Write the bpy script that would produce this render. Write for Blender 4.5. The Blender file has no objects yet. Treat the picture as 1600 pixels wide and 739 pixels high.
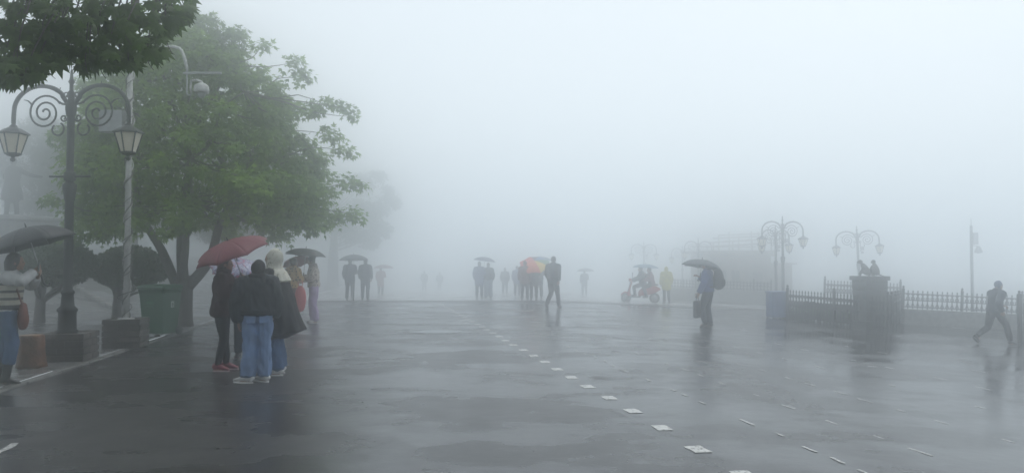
import bpy, bmesh, math, random
from mathutils import Vector, Matrix, noise

# ------------------------------------------------------------------ camera, sky, sun, exposure
SC = bpy.context.scene
R = math.radians
F = 1186.0            # focal length in pixels of the 1600 px wide photograph
CAMH = 1.6
cam = bpy.data.cameras.new('camera'); cam_o = bpy.data.objects.new('camera', cam)
SC.collection.objects.link(cam_o)
cam.sensor_width = 36.0; cam.lens = 36.0 * F / 1600.0; cam.clip_start = 0.05; cam.clip_end = 1500
cam_o.location = (0, 0, CAMH); cam_o.rotation_euler = (R(90 + 1.81), 0, 0)
SC.camera = cam_o

world = bpy.data.worlds.new('World'); SC.world = world; world.use_nodes = True
wn = world.node_tree.nodes; wl = world.node_tree.links
SUN_EL, SUN_AZ = 58.0, 35.0
sky = wn.new('ShaderNodeTexSky'); sky.sky_type = 'NISHITA'; sky.sun_disc = False
sky.sun_elevation = R(SUN_EL); sky.sun_rotation = R(SUN_AZ); sky.air_density = 1.0; sky.dust_density = 4.0
cloud = wn.new('ShaderNodeMixRGB'); cloud.inputs[0].default_value = 0.86
cloud.inputs[2].default_value = (8.2, 8.95, 9.35, 1)      # even overcast cloud deck
wl.new(sky.outputs[0], cloud.inputs[1]); wl.new(cloud.outputs[0], wn['Background'].inputs[0])
wn['Background'].inputs[1].default_value = 0.1

sun = bpy.data.lights.new('sun', 'SUN'); sun.energy = 0.8; sun.angle = R(35); sun.color = (1.0, .985, .96)
sun_o = bpy.data.objects.new('sun', sun); SC.collection.objects.link(sun_o)
sun_o.rotation_euler = (R(90 - SUN_EL), 0, R(180 - SUN_AZ)); sun_o.location = (10, 20, 30)

vs = SC.view_settings
vs.view_transform = 'Standard'; vs.look = 'None'; vs.gamma = 1.0; vs.exposure = 0.21; vs.use_curve_mapping = False
cy = SC.cycles
cy.use_denoising = True; cy.max_bounces = 32; cy.diffuse_bounces = 2; cy.glossy_bounces = 3
cy.transmission_bounces = 4; cy.transparent_max_bounces = 8; cy.volume_bounces = 24
cy.sample_clamp_indirect = 8.0; cy.caustics_reflective = False; cy.caustics_refractive = False

rnd = random.Random(7)
COL = SC.collection

# ------------------------------------------------------------------ ground shape
def soft(t, w=1.0):
    if t <= -w: return 0.0
    if t >= w: return t
    return (t + w) ** 2 / (4 * w)
def gz(x, y):
    z = -0.045 * soft(min(x, 24) - 2, 1.0) - 0.03 * soft(min(y, 90) - 30, 4.0)
    z += 0.17 * soft(min(-x, 32) - 12, 2.5) * min(1, max(0, (y - 6) / 18))
    return z
def kerb_x(y): return -6.2 - 0.147 * (y - 9.2)
def at(px, d):
    x = (px - 800) / F * d
    return Vector((x, d, gz(x, d)))

# ------------------------------------------------------------------ materials
MATS = {}
def mat(name, col, rough=.6, var=.25, scale=6.0, bump=.0, bscale=80.0, metal=0.0, coat=0.0, alpha=1.0, trans=0.0, spec=.5):
    if name in MATS: return MATS[name]
    m = bpy.data.materials.new(name); m.use_nodes = True; MATS[name] = m
    n = m.node_tree.nodes; l = m.node_tree.links; p = n['Principled BSDF']
    tc = n.new('ShaderNodeTexCoord')
    ns = n.new('ShaderNodeTexNoise'); ns.inputs['Scale'].default_value = scale; ns.inputs['Detail'].default_value = 5
    l.new(tc.outputs['Object'], ns.inputs['Vector'])
    mr = n.new('ShaderNodeMapRange'); mr.inputs[1].default_value = .3; mr.inputs[2].default_value = .7
    mr.inputs[3].default_value = 1 - var; mr.inputs[4].default_value = 1 + var
    l.new(ns.outputs['Fac'], mr.inputs[0])
    mx = n.new('ShaderNodeMixRGB'); mx.blend_type = 'MULTIPLY'; mx.inputs[0].default_value = 1
    mx.inputs[1].default_value = (*col, 1); l.new(mr.outputs[0], mx.inputs[2]); l.new(mx.outputs[0], p.inputs['Base Color'])
    p.inputs['Roughness'].default_value = rough; p.inputs['Metallic'].default_value = metal
    p.inputs['Coat Weight'].default_value = coat; p.inputs['Coat Roughness'].default_value = .15
    p.inputs['Alpha'].default_value = alpha; p.inputs['Transmission Weight'].default_value = trans
    p.inputs['Specular IOR Level'].default_value = spec
    if bump > 0:
        nb = n.new('ShaderNodeTexNoise'); nb.inputs['Scale'].default_value = bscale; nb.inputs['Detail'].default_value = 3
        l.new(tc.outputs['Object'], nb.inputs['Vector'])
        b = n.new('ShaderNodeBump'); b.inputs['Strength'].default_value = bump; b.inputs['Distance'].default_value = .02
        l.new(nb.outputs['Fac'], b.inputs['Height']); l.new(b.outputs[0], p.inputs['Normal'])
    m.diffuse_color = (*col, 1)
    return m

def cloth(name, col, rough=.85, var=.18): return mat(name, col, rough, var, 9.0, .25, 320.0, spec=.25)

def ramp_mat(name, kind, stops, scale=1.0, rough=.85, distort=0.0):
    """patterned fabric: kind 'z' = bands along height, 'spots' = cell print, 'blotch' = noise print"""
    m = bpy.data.materials.new(name); m.use_nodes = True; MATS[name] = m
    n = m.node_tree.nodes; l = m.node_tree.links; p = n['Principled BSDF']; p.inputs['Roughness'].default_value = rough
    p.inputs['Specular IOR Level'].default_value = .25
    tc = n.new('ShaderNodeTexCoord'); cr = n.new('ShaderNodeValToRGB'); cr.color_ramp.interpolation = 'CONSTANT'
    if kind == 'z':
        sp = n.new('ShaderNodeSeparateXYZ'); l.new(tc.outputs['Object'], sp.inputs[0])
        mm = n.new('ShaderNodeMath'); mm.operation = 'DIVIDE'; mm.inputs[1].default_value = 2.0
        l.new(sp.outputs[2], mm.inputs[0]); l.new(mm.outputs[0], cr.inputs[0])
    elif kind == 'spots':
        v = n.new('ShaderNodeTexVoronoi'); v.feature = 'F1'; v.inputs['Scale'].default_value = scale
        l.new(tc.outputs['Object'], v.inputs['Vector']); l.new(v.outputs['Distance'], cr.inputs[0])
    else:
        v = n.new('ShaderNodeTexNoise'); v.inputs['Scale'].default_value = scale; v.inputs['Distortion'].default_value = distort
        l.new(tc.outputs['Object'], v.inputs['Vector']); l.new(v.outputs['Fac'], cr.inputs[0])
    e = cr.color_ramp.elements
    e[0].position = stops[0][0]; e[0].color = (*stops[0][1], 1); e[1].position = stops[1][0]; e[1].color = (*stops[1][1], 1)
    for s, c in stops[2:]:
        k = e.new(s); k.color = (*c, 1)
    l.new(cr.outputs[0], p.inputs['Base Color'])
    return m

def leaf_mat(name, a, b, trans=.3, rough=.55):
    m = bpy.data.materials.new(name); m.use_nodes = True; MATS[name] = m
    n = m.node_tree.nodes; l = m.node_tree.links; p = n['Principled BSDF']
    g = n.new('ShaderNodeNewGeometry'); cr = n.new('ShaderNodeMixRGB')
    cr.inputs[1].default_value = (*a, 1); cr.inputs[2].default_value = (*b, 1)
    tc = n.new('ShaderNodeTexCoord'); ns = n.new('ShaderNodeTexNoise'); ns.inputs['Scale'].default_value = 1.3
    l.new(tc.outputs['Object'], ns.inputs['Vector'])
    ad = n.new('ShaderNodeMath'); ad.operation = 'MULTIPLY_ADD'; ad.inputs[1].default_value = .55
    l.new(g.outputs['Random Per Island'], ad.inputs[0])
    mr = n.new('ShaderNodeMapRange'); mr.inputs[1].default_value = .35; mr.inputs[2].default_value = .65; mr.inputs[4].default_value = .5
    l.new(ns.outputs['Fac'], mr.inputs[0]); l.new(mr.outputs[0], ad.inputs[2]); l.new(ad.outputs[0], cr.inputs[0])
    l.new(cr.outputs[0], p.inputs['Base Color']); p.inputs['Roughness'].default_value = rough; p.inputs['Specular IOR Level'].default_value = .22
    t = n.new('ShaderNodeBsdfTranslucent'); l.new(cr.outputs[0], t.inputs[0])
    ms = n.new('ShaderNodeMixShader'); ms.inputs[0].default_value = trans
    l.new(p.outputs[0], ms.inputs[1]); l.new(t.outputs[0], ms.inputs[2]); l.new(ms.outputs[0], n['Material Output'].inputs[0])
    return m

def wet_ground(name, dark, light, r0, r1, wave=.02, grain=.35, pscale=.32, gscale=150.0, band=True):
    m = bpy.data.materials.new(name); m.use_nodes = True; MATS[name] = m
    n = m.node_tree.nodes; l = m.node_tree.links; p = n['Principled BSDF']
    tc = n.new('ShaderNodeTexCoord')
    def ntex(scale, detail=4, vec=None, rough=.5):
        t = n.new('ShaderNodeTexNoise'); t.inputs['Scale'].default_value = scale; t.inputs['Detail'].default_value = detail
        t.inputs['Roughness'].default_value = rough
        l.new(vec or tc.outputs['Object'], t.inputs['Vector']); return t
    def mrange(src, a, b, c, d):
        k = n.new('ShaderNodeMapRange'); k.inputs[1].default_value = a; k.inputs[2].default_value = b
        k.inputs[3].default_value = c; k.inputs[4].default_value = d; l.new(src, k.inputs[0]); return k.outputs[0]
    def math_(op, a, b):
        k = n.new('ShaderNodeMath'); k.operation = op
        for i, v in enumerate((a, b)):
            if isinstance(v, (int, float)): k.inputs[i].default_value = v
            else: l.new(v, k.inputs[i])
        return k.outputs[0]
    # traffic-worn lanes run along the road
    mp = n.new('ShaderNodeMapping'); mp.inputs['Rotation'].default_value = (0, 0, R(-11)); mp.inputs['Scale'].default_value = (.75, .05, 1)
    l.new(tc.outputs['Object'], mp.inputs[0])
    lanes = ntex(1.0, 3, mp.outputs[0])
    mp2 = n.new('ShaderNodeMapping'); mp2.inputs['Scale'].default_value = (1.0, 1.6, 1)
    l.new(tc.outputs['Object'], mp2.inputs[0])
    pud = ntex(pscale, 9, mp2.outputs[0], .62)
    mid = ntex(2.3, 5, None, .6)
    wet = mrange(pud.outputs['Fac'], .45, .55, 0, 1) if band else mrange(pud.outputs['Fac'], .40, .60, 0, 1)
    if band:
        wet = math_('ADD', math_('MULTIPLY', wet, .55), math_('MULTIPLY', mrange(lanes.outputs['Fac'], .36, .64, 0, 1), .38))
    wet = math_('ADD', math_('MULTIPLY', wet, .85), math_('MULTIPLY', mrange(mid.outputs['Fac'], .35, .65, 0, 1), .15))
    if band:      # water gathers on the lower, right-hand side
        sx_ = n.new('ShaderNodeSeparateXYZ'); l.new(tc.outputs['Object'], sx_.inputs[0])
        wet = math_('ADD', math_('MULTIPLY', wet, .7), mrange(sx_.outputs[0], -2.0, 6.0, .0, .26))
    rough_ = mrange(wet, .12, .82, r1, r0)
    if band:      # sparse worn pits with a dull, open surface
        wob = ntex(3.0, 3); vm = n.new('ShaderNodeVectorMath'); vm.operation = 'MULTIPLY_ADD'; vm.inputs[1].default_value = (.35, .35, 0); l.new(wob.outputs['Color'], vm.inputs[0]); l.new(tc.outputs['Object'], vm.inputs[2])
        vo = n.new('ShaderNodeTexVoronoi'); vo.inputs['Scale'].default_value = .55; l.new(vm.outputs[0], vo.inputs['Vector'])
        sel = n.new('ShaderNodeSeparateColor'); l.new(vo.outputs['Color'], sel.inputs[0])
        size_ = mrange(sel.outputs[0], .35, 1.0, .0, .15)
        spot = mrange(math_('DIVIDE', vo.outputs['Distance'], math_('ADD', size_, .001)), .55, 1.15, 1, 0)
        rough_ = math_('ADD', rough_, math_('MULTIPLY', spot, .22))
    l.new(rough_, p.inputs['Roughness'])
    col = n.new('ShaderNodeMixRGB'); col.inputs[1].default_value = (*dark, 1); col.inputs[2].default_value = (*light, 1)
    agg = ntex(gscale, 2)
    l.new(mrange(math_('ADD', math_('MULTIPLY', agg.outputs['Fac'], .5), math_('MULTIPLY', mid.outputs['Fac'], .5)), .35, .65, 0, 1), col.inputs[0])
    l.new(col.outputs[0], p.inputs['Base Color'])
    p.inputs['Specular IOR Level'].default_value = .5
    b1 = n.new('ShaderNodeBump'); b1.inputs['Distance'].default_value = .004
    l.new(math_('MULTIPLY', math_('SUBTRACT', 1.05, wet), grain), b1.inputs['Strength'])
    l.new(agg.outputs['Fac'], b1.inputs['Height'])
    wv = ntex(5.0, 3)
    b2 = n.new('ShaderNodeBump'); b2.inputs['Distance'].default_value = wave; b2.inputs['Strength'].default_value = .28
    l.new(wv.outputs['Fac'], b2.inputs['Height']); l.new(b1.outputs[0], b2.inputs['Normal']); l.new(b2.outputs[0], p.inputs['Normal'])
    return m

M_ROAD = wet_ground('wet_asphalt', (.018, .018, .020), (.052, .051, .052), .05, .36, .015, .9, .42, 60.0)
M_STRIP = wet_ground('coarse_asphalt', (.03, .03, .033), (.06, .06, .06), .4, .6, .03, .6, 1.0, 90)
M_PAVE = wet_ground('wet_concrete', (.085, .088, .09), (.14, .14, .138), .16, .42, .02, .3, .5, 120, False)
M_BOUNCE = wet_ground('pale_bounce_paving', (.30, .30, .295), (.40, .40, .39), .12, .35, .02, .3, .4, 60, False)  # pale ground tone, set to bounce skylight up into the fog
M_HILL = wet_ground('wet_slope', (.055, .06, .058), (.10, .105, .10), .35, .7, .04, .5, .4, 60, False)
M_PATCH = wet_ground('patched_asphalt', (.022, .022, .024), (.05, .05, .05), .16, .34, .02, .7, 1.2, 75, False)
M_PUDDLE = wet_ground('puddle_water', (.03, .032, .034), (.045, .046, .047), .02, .05, .01, .02, 1.0, 150, False)
M_PAINT = mat('road_paint', (.60, .60, .58), .38, .22, 14, .3, 160)
M_PAINT2 = mat('worn_road_paint', (.5, .5, .49), .38, .4, 22, .3, 160)
for m_, th in ((M_PAINT, .40), (M_PAINT2, .40)):
    n_ = m_.node_tree.nodes; l_ = m_.node_tree.links
    tc_ = n_.new('ShaderNodeTexCoord'); oi_ = n_.new('ShaderNodeObjectInfo'); va_ = n_.new('ShaderNodeVectorMath'); va_.operation = 'MULTIPLY_ADD'; va_.inputs[1].default_value = (40, 40, 40)
    l_.new(oi_.outputs['Random'], va_.inputs[0]); l_.new(tc_.outputs['Object'], va_.inputs[2])
    w_ = n_.new('ShaderNodeTexNoise'); w_.inputs['Scale'].default_value = 26; w_.inputs['Detail'].default_value = 6; w_.inputs['Roughness'].default_value = .7; l_.new(va_.outputs[0], w_.inputs['Vector'])
    r_ = n_.new('ShaderNodeMapRange'); r_.inputs[1].default_value = th - .04; r_.inputs[2].default_value = th + .06; l_.new(w_.outputs['Fac'], r_.inputs[0])
    l_.new(r_.outputs[0], n_['Principled BSDF'].inputs['Alpha'])
M_STONE = mat('kerb_stone', (.30, .30, .285), .4, .35, 7, .4, 60)
M_KERB = mat('worn_kerb', (.13, .13, .125), .35, .55, 3, .4, 60)
M_IRON = mat('dark_green_iron', (.006, .009, .011), .42, .3, 12, .2, 90, spec=.3)
M_IRON2 = mat('fence_iron', (.014, .016, .017), .45, .3, 12)
M_OPAL = mat('opal_glass', (.72, .66, .52), .3, .08, 5)
M_BRICK = mat('planter_brick', (.05, .045, .043), .5, .4, 9, .5, 70)
M_BRICK2 = mat('planter_brick_pale', (.085, .075, .068), .5, .4, 9, .5, 70)
M_MORTAR = mat('mortar', (.06, .06, .058), .7, .2, 20)
M_WHITE = mat('white_painted_steel', (.46, .46, .45), .4, .3, 9, .2, 60)
M_GREY = mat('grey_plastic', (.30, .31, .32), .45, .2, 9)
M_BLACKP = mat('black_plastic', (.02, .02, .022), .35, .2, 9)
M_CABLE = mat('cable_sheath', (.09, .085, .08), .5, .3, 20)
M_BARK = mat('wet_bark', (.055, .045, .038), .6, .4, 14, .8, 40)
M_SKIN = mat('skin', (.33, .19, .13), .5, .08, 12, spec=.4)
M_SKIN2 = mat('skin_tan', (.25, .14, .09), .5, .08, 12, spec=.4)
M_HAIR = mat('black_hair', (.012, .010, .010), .4, .3, 60, .5, 140)
M_STEEL = mat('umbrella_steel', (.35, .35, .36), .3, .1, 9, metal=1)

# ------------------------------------------------------------------ mesh helpers
def tag(o, label=None, cat=None, group=None, kind=None):
    if label: o['label'] = label
    if cat: o['category'] = cat
    if group: o['group'] = group
    if kind: o['kind'] = kind
    return o
def link(name, me, parent=None, m=None, smooth=True):
    o = bpy.data.objects.new(name, me); COL.objects.link(o)
    if m is not None and len(me.materials) == 0: me.materials.append(m)
    if smooth:
        me.polygons.foreach_set('use_smooth', [True] * len(me.polygons))
    if parent is not None: o.parent = parent
    return o
def mk(name, bm, m, parent=None, smooth=True):
    me = bpy.data.meshes.new(name); bmesh.ops.recalc_face_normals(bm, faces=bm.faces); bm.to_mesh(me); bm.free()
    return link(name, me, parent, m, smooth)
def empty(name, loc=(0, 0, 0), rz=0.0, label=None, cat=None, group=None):
    o = bpy.data.objects.new(name, None); COL.objects.link(o); o.location = loc; o.rotation_euler = (0, 0, rz)
    o.empty_display_size = .2
    return tag(o, label, cat, group)
def copy_tree(o, parent=None):
    c = o.copy(); COL.objects.link(c); c.parent = parent
    for ch in list(o.children): copy_tree(ch, c)
    return c
def B(): return bmesh.new()
def box(bm, c, s, rz=0.0, taper=1.0):
    c = Vector(c); rot = Matrix.Rotation(rz, 3, 'Z'); vs_ = []
    for k in (-1, 1):
        t = taper if k > 0 else 1.0
        for i, j in ((-1, -1), (1, -1), (1, 1), (-1, 1)):
            vs_.append(bm.verts.new(c + rot @ Vector((i * s[0] / 2 * t, j * s[1] / 2 * t, k * s[2] / 2))))
    for f in ((3, 2, 1, 0), (4, 5, 6, 7), (0, 1, 5, 4), (1, 2, 6, 5), (2, 3, 7, 6), (3, 0, 4, 7)):
        bm.faces.new([vs_[i] for i in f])
    return bm
def bevel(bm, w=.006, seg=1):
    bmesh.ops.bevel(bm, geom=list(bm.edges), offset=w, segments=seg, affect='EDGES', profile=.5); return bm
def catmull(ps, sub):
    if sub <= 1 or len(ps) < 3: return list(ps)
    out = []; n = len(ps)
    for i in range(n - 1):
        p0, p1, p2, p3 = ps[max(i - 1, 0)], ps[i], ps[i + 1], ps[min(i + 2, n - 1)]
        for k in range(sub):
            t = k / sub
            out.append(.5 * ((2 * p1) + (p2 - p0) * t + (2 * p0 - 5 * p1 + 4 * p2 - p3) * t * t + (3 * p1 - p0 - 3 * p2 + p3) * t ** 3))
    out.append(ps[-1]); return out
def tube(bm, pts, rad, seg=8, sub=3, up=None, cap=True):
    pts = [Vector(p) for p in pts]
    if isinstance(rad, (int, float)): rad = [rad] * len(pts)
    rr = [Vector((r, r, 0)) if isinstance(r, (int, float)) else Vector((r[0], r[1], 0)) for r in rad]
    P = catmull(pts, sub); RR = catmull(rr, sub)
    T = []
    for i in range(len(P)):
        a = P[max(i - 1, 0)]; b = P[min(i + 1, len(P) - 1)]; d = b - a
        T.append(d.normalized() if d.length > 1e-9 else Vector((0, 0, 1)))
    ref = Vector(up) if up is not None else (Vector((1, 0, 0)) if abs(T[0].x) < .8 else Vector((0, 0, 1)))
    rings = []; u = None
    for i, p in enumerate(P):
        t = T[i]
        base = ref if (up is not None or u is None) else u
        u = base - t * base.dot(t)
        u = u.normalized() if u.length > 1e-6 else t.orthogonal().normalized()
        v = t.cross(u)
        a, b = max(RR[i].x, 1e-4), max(RR[i].y, 1e-4)
        rings.append([bm.verts.new(p + u * (a * math.cos(2 * math.pi * k / seg)) + v * (b * math.sin(2 * math.pi * k / seg))) for k in range(seg)])
    for i in range(len(rings) - 1):
        for k in range(seg):
            bm.faces.new((rings[i][k], rings[i][(k + 1) % seg], rings[i + 1][(k + 1) % seg], rings[i + 1][k]))
    if cap:
        for ring, p, t, r, sgn in ((rings[0], P[0], T[0], RR[0], -1), (rings[-1], P[-1], T[-1], RR[-1], 1)):
            c = bm.verts.new(p + t * sgn * .45 * min(r.x, r.y))
            for k in range(seg):
                f = (ring[k], ring[(k + 1) % seg], c)
                bm.faces.new(f if sgn > 0 else f[::-1])
    return bm
def lathe(bm, prof, c=(0, 0, 0), seg=12, ang0=0.0, sx=1.0, sy=1.0):
    c = Vector(c); rings = []
    for r, z in prof:
        if r < 1e-5: rings.append([bm.verts.new(c + Vector((0, 0, z)))])
        else: rings.append([bm.verts.new(c + Vector((sx * r * math.cos(ang0 + 2 * math.pi * k / seg), sy * r * math.sin(ang0 + 2 * math.pi * k / seg), z))) for k in range(seg)])
    for a, b in zip(rings, rings[1:]):
        for k in range(seg):
            k2 = (k + 1) % seg
            if len(a) == 1 and len(b) > 1: bm.faces.new((a[0], b[k2], b[k]))
            elif len(b) == 1 and len(a) > 1: bm.faces.new((a[k], a[k2], b[0]))
            elif len(a) > 1: bm.faces.new((a[k], a[k2], b[k2], b[k]))
    if len(rings[0]) > 1: bm.faces.new(rings[0][::-1])
    if len(rings[-1]) > 1: bm.faces.new(rings[-1])
    return bm
def ball(bm, c, r, sub=2, rot=None):
    rx, ry, rz = (r, r, r) if isinstance(r, (int, float)) else r
    g = bmesh.ops.create_icosphere(bm, subdivisions=sub, radius=1.0)['verts']
    for v in g:
        co = Vector((v.co.x * rx, v.co.y * ry, v.co.z * rz))
        v.co = (rot @ co if rot else co) + Vector(c)
    return g
def remesh(bm, voxel, smooth=2, folds=0.0, ffreq=9.0, seed=0.0):
    me = bpy.data.meshes.new('tmp'); bmesh.ops.recalc_face_normals(bm, faces=bm.faces); bm.to_mesh(me); bm.free()
    o = bpy.data.objects.new('tmp', me); COL.objects.link(o)
    md = o.modifiers.new('r', 'REMESH'); md.mode = 'VOXEL'; md.voxel_size = voxel; md.adaptivity = 0
    if smooth:
        s = o.modifiers.new('s', 'SMOOTH'); s.factor = .5; s.iterations = smooth
    dg = bpy.context.evaluated_depsgraph_get(); dg.update()
    out = bpy.data.meshes.new_from_object(o.evaluated_get(dg))
    bpy.data.objects.remove(o); bpy.data.meshes.remove(me)
    if folds:
        off = Vector((seed * 3.1, seed * 1.7, seed))
        nr = [v.normal.copy() for v in out.vertices]
        for v, nn in zip(out.vertices, nr):
            q = Vector((v.co.x * ffreq, v.co.y * ffreq, v.co.z * ffreq * .55 + v.co.x * 2)) + off
            v.co += nn * folds * (noise.noise(q) + .5 * noise.noise(q * 2.3))
    return out
def dup_piece(src, parent, loc, rot=None, scale=None):
    c = src.copy(); COL.objects.link(c); c.parent = parent; c.location = loc
    if rot is not None: c.rotation_euler = rot
    if scale is not None: c.scale = scale
    return c

# ------------------------------------------------------------------ the setting
def sheet(name, xs_fn, ys, m, dz=0.0, zfn=gz, cols=40):
    """grid between two x-limits given per y"""
    bm = B(); rows = []
    for y in ys:
        x0, x1 = xs_fn(y)
        rows.append([bm.verts.new((x0 + (x1 - x0) * k / cols, y, zfn(x0 + (x1 - x0) * k / cols, y) + dz)) for k in range(cols + 1)])
    for a, b in zip(rows, rows[1:]):
        for k in range(cols): bm.faces.new((a[k], a[k + 1], b[k + 1], b[k]))
    o = mk(name, bm, m); o['kind'] = 'structure'; return o
YS = [-25, -15, -8, -4] + [i for i in range(0, 60)] + [62 + 4 * i for i in range(24)]
road = sheet('road', lambda y: (kerb_x(y) - .02, 130), YS, M_ROAD, cols=140)
sheet('pavement', lambda y: (kerb_x(y) - 6.0, kerb_x(y) - .10), YS, M_PAVE, .035, cols=12)
sheet('hillside', lambda y: (-140, kerb_x(y) - 6.0), YS, M_HILL, .035, cols=70)
sheet('drain_strip', lambda y: (kerb_x(y) + .4, 9.5), [29.6, 30.2, 30.8, 31.4], M_STRIP, .006, cols=30)

sheet('far_square', lambda y: (kerb_x(y) + .05, 130), [31.4] + list(range(32, 60)) + [62 + 4 * i for i in range(24)], M_BOUNCE, .012, cols=140)  # paler far ground, its tone also brightens the fog near the horizon
sheet('bounce_ground', lambda y: (17.6, 130), [-25, -12, -4, 4, 10, 15, 20, 24, 27, 31.3], M_BOUNCE, .012, cols=40)  # added ground beyond the fence, out of sight, pale to bounce light
# kerb stones, each a piece
kerb = empty('kerb', (0, 0, 0)); kerb['kind'] = 'structure'
kb = mk('kerb_stone', bevel(box(B(), (0, 0, 0), (.14, .96, .12)), .014, 2), M_KERB, kerb, False)
y = 4.5; first = True
while y < 40:
    x = kerb_x(y); ang = math.atan(.147)
    loc = (x - .05 + rnd.uniform(-.012, .012), y, gz(x, y) - .03 + rnd.uniform(-.012, .010))
    rot = (rnd.uniform(-.008, .008), rnd.uniform(-.03, .03), ang + rnd.uniform(-.012, .012))
    if first: kb.location = loc; kb.rotation_euler = rot; first = False
    else: dup_piece(kb, kerb, loc, rot)
    y += .985

# painted markings: a line of square blocks and finer dashed lines, pieces of the road
SL = .0022
def dash_mesh(name, w, l, m, jag):
    bm = B(); n = 5
    a = []; b = []
    for k in range(n + 1):
        yy = -l / 2 + l * k / n
        a.append(bm.verts.new((-w / 2 + rnd.uniform(-jag, jag), yy + (rnd.uniform(-jag, jag) if k in (0, n) else 0), 0)))
        b.append(bm.verts.new((w / 2 + rnd.uniform(-jag, jag), yy + (rnd.uniform(-jag, jag) if k in (0, n) else 0), 0)))
    for k in range(n): bm.faces.new((a[k], b[k], b[k + 1], a[k + 1]))
    me = bpy.data.meshes.new(name); bm.to_mesh(me); bm.free(); me.materials.append(m); return me
wide = [dash_mesh('painted_block', .15, .23, M_PAINT, .006) for _ in range(4)]
thin = [dash_mesh('painted_dash', .03, l_, M_PAINT2, .004) for l_ in (.2, .28, .15)]
def put_mark(me, name, x, y, sc=1.0):
    o = bpy.data.objects.new(name, me); COL.objects.link(o); o.parent = road
    hx = .05; sx = (gz(x + hx, y) - gz(x - hx, y)) / (2 * hx); sy = (gz(x, y + hx) - gz(x, y - hx)) / (2 * hx)
    o.location = (x, y, gz(x, y) + .0025); o.rotation_euler = (math.atan(sy), -math.atan(sx), math.atan(.196) + rnd.uniform(-.05, .05))
    o.scale = (sc, sc, 1)
y = 5.75
while y < 29.2:
    put_mark(rnd.choice(wide), 'painted_block', 1.45 - .196 * (y - 7.24) + rnd.uniform(-.015, .015), y); y += .79 + rnd.uniform(-.03, .03)
for off, y0, y1, step, skip in ((1.02, 4.9, 14.5, .46, .06), (1.98, 5.2, 15, .70, .1), (3.3, 5.2, 17, .66, .15), (4.6, 6.0, 17, .8, .2), (6.0, 6.5, 17, .9, .25), (7.6, 8, 17, 1.0, .3)):
    y = y0
    while y < y1:
        if rnd.random() > skip:
            put_mark(rnd.choice(thin), 'painted_dash', 1.45 - .205 * (y - 7.24) + off + rnd.uniform(-.03, .03), y)
        y += step * rnd.uniform(.75, 1.25)
# worn scrap of paint near the left kerb, and a sunken repair patch that holds water
put_mark(dash_mesh('painted_dash', .07, .55, M_PAINT2, .02), 'painted_dash', -4.3, 6.45)
def blob(name, cx, cy, rx, ry, m, dz, sq=2.0, n=40, jag=.12, seed=0):
    bm = B(); ring = []; c = bm.verts.new((cx, cy, gz(cx, cy) + dz)); mid = []
    for k in range(n):
        a = 2 * math.pi * k / n; ca, sa = math.cos(a), math.sin(a)
        rr = 1 / ((abs(ca) ** sq + abs(sa) ** sq) ** (1 / sq)) * (1 + jag * noise.noise(Vector((ca * 1.7 + seed, sa * 1.7, seed * .7))))
        x, yy = cx + rx * rr * ca, cy + ry * rr * sa
        ring.append(bm.verts.new((x, yy, gz(x, yy) + dz))); x, yy = cx + rx * rr * ca * .5, cy + ry * rr * sa * .5
        mid.append(bm.verts.new((x, yy, gz(x, yy) + dz)))
    for k in range(n):
        k2 = (k + 1) % n; bm.faces.new((ring[k], ring[k2], mid[k2], mid[k])); bm.faces.new((mid[k], mid[k2], c))
    o = mk(name, bm, m); o.parent = road; return o
p = at(690, 17.3); blob('repair_patch', p.x, p.y, .72, .6, M_PATCH, .004, 5, 48, .10, 1)
blob('puddle', p.x - .04, p.y - .2, .48, .34, M_PUDDLE, .008, 3, 40, .25, 2)
# ------------------------------------------------------------------ lamp posts
def lantern(parent, x, ztop):
    """six-sided street lantern hanging from an arm end"""
    ro = bpy.data.objects.new('lantern', None)
    bm = B()
    a0 = R(30)
    lathe(bm, [(.02, .0), (.028, -.02), (.05, -.045), (.06, -.07), (.13, -.10), (.235, -.165), (.24, -.185), (.20, -.19)], seg=6, ang0=a0)
    o = mk('lantern', bm, M_IRON, parent, False); o.location = (x, 0, ztop)
    top, bot, zt, zb = .195, .105, -.19, -.50
    for k in range(6):
        a, b = a0 + k * R(60), a0 + (k + 1) * R(60)
        P = lambda ang, r, z: Vector((r * math.cos(ang), r * math.sin(ang), z))
        bmp = B(); c = [P(a, top, zt), P(b, top, zt), P(b, bot, zb), P(a, bot, zb)]
        nrm = (c[1] - c[0]).cross(c[2] - c[0]).normalized() * .004
        f = [bmp.verts.new(q) for q in c] + [bmp.verts.new(q + nrm) for q in c]
        for q in ((0, 1, 2, 3), (7, 6, 5, 4), (0, 4, 5, 1), (1, 5, 6, 2), (2, 6, 7, 3), (3, 7, 4, 0)): bmp.faces.new([f[i] for i in q])
        mk('pane', bmp, M_OPAL, o, False)
    fr = B()
    for k in range(6):
        a = a0 + k * R(60)
        tube(fr, [(top * 1.03 * math.cos(a), top * 1.03 * math.sin(a), zt), (bot * 1.05 * math.cos(a), bot * 1.05 * math.sin(a), zb)], .011, 5, 1)
    lathe(fr, [(.115, zb + .015), (.12, zb - .005), (.08, zb - .03), (.03, zb - .045), (.022, zb - .06), (.04, zb - .08), (.035, zb - .11), (.0, zb - .13)], seg=8)
    mk('lantern_frame', fr, M_IRON, o, False)
    bpy.data.objects.remove(ro)
    return o
def spiral(cx, cz, r0, r1, a0, turns, n=40, sx=1.0):
    return [(cx + sx * (r0 + (r1 - r0) * i / n) * math.cos(a0 + turns * 2 * math.pi * i / n), 0, cz + (r0 + (r1 - r0) * i / n) * math.sin(a0 + turns * 2 * math.pi * i / n)) for i in range(n + 1)]
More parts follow.
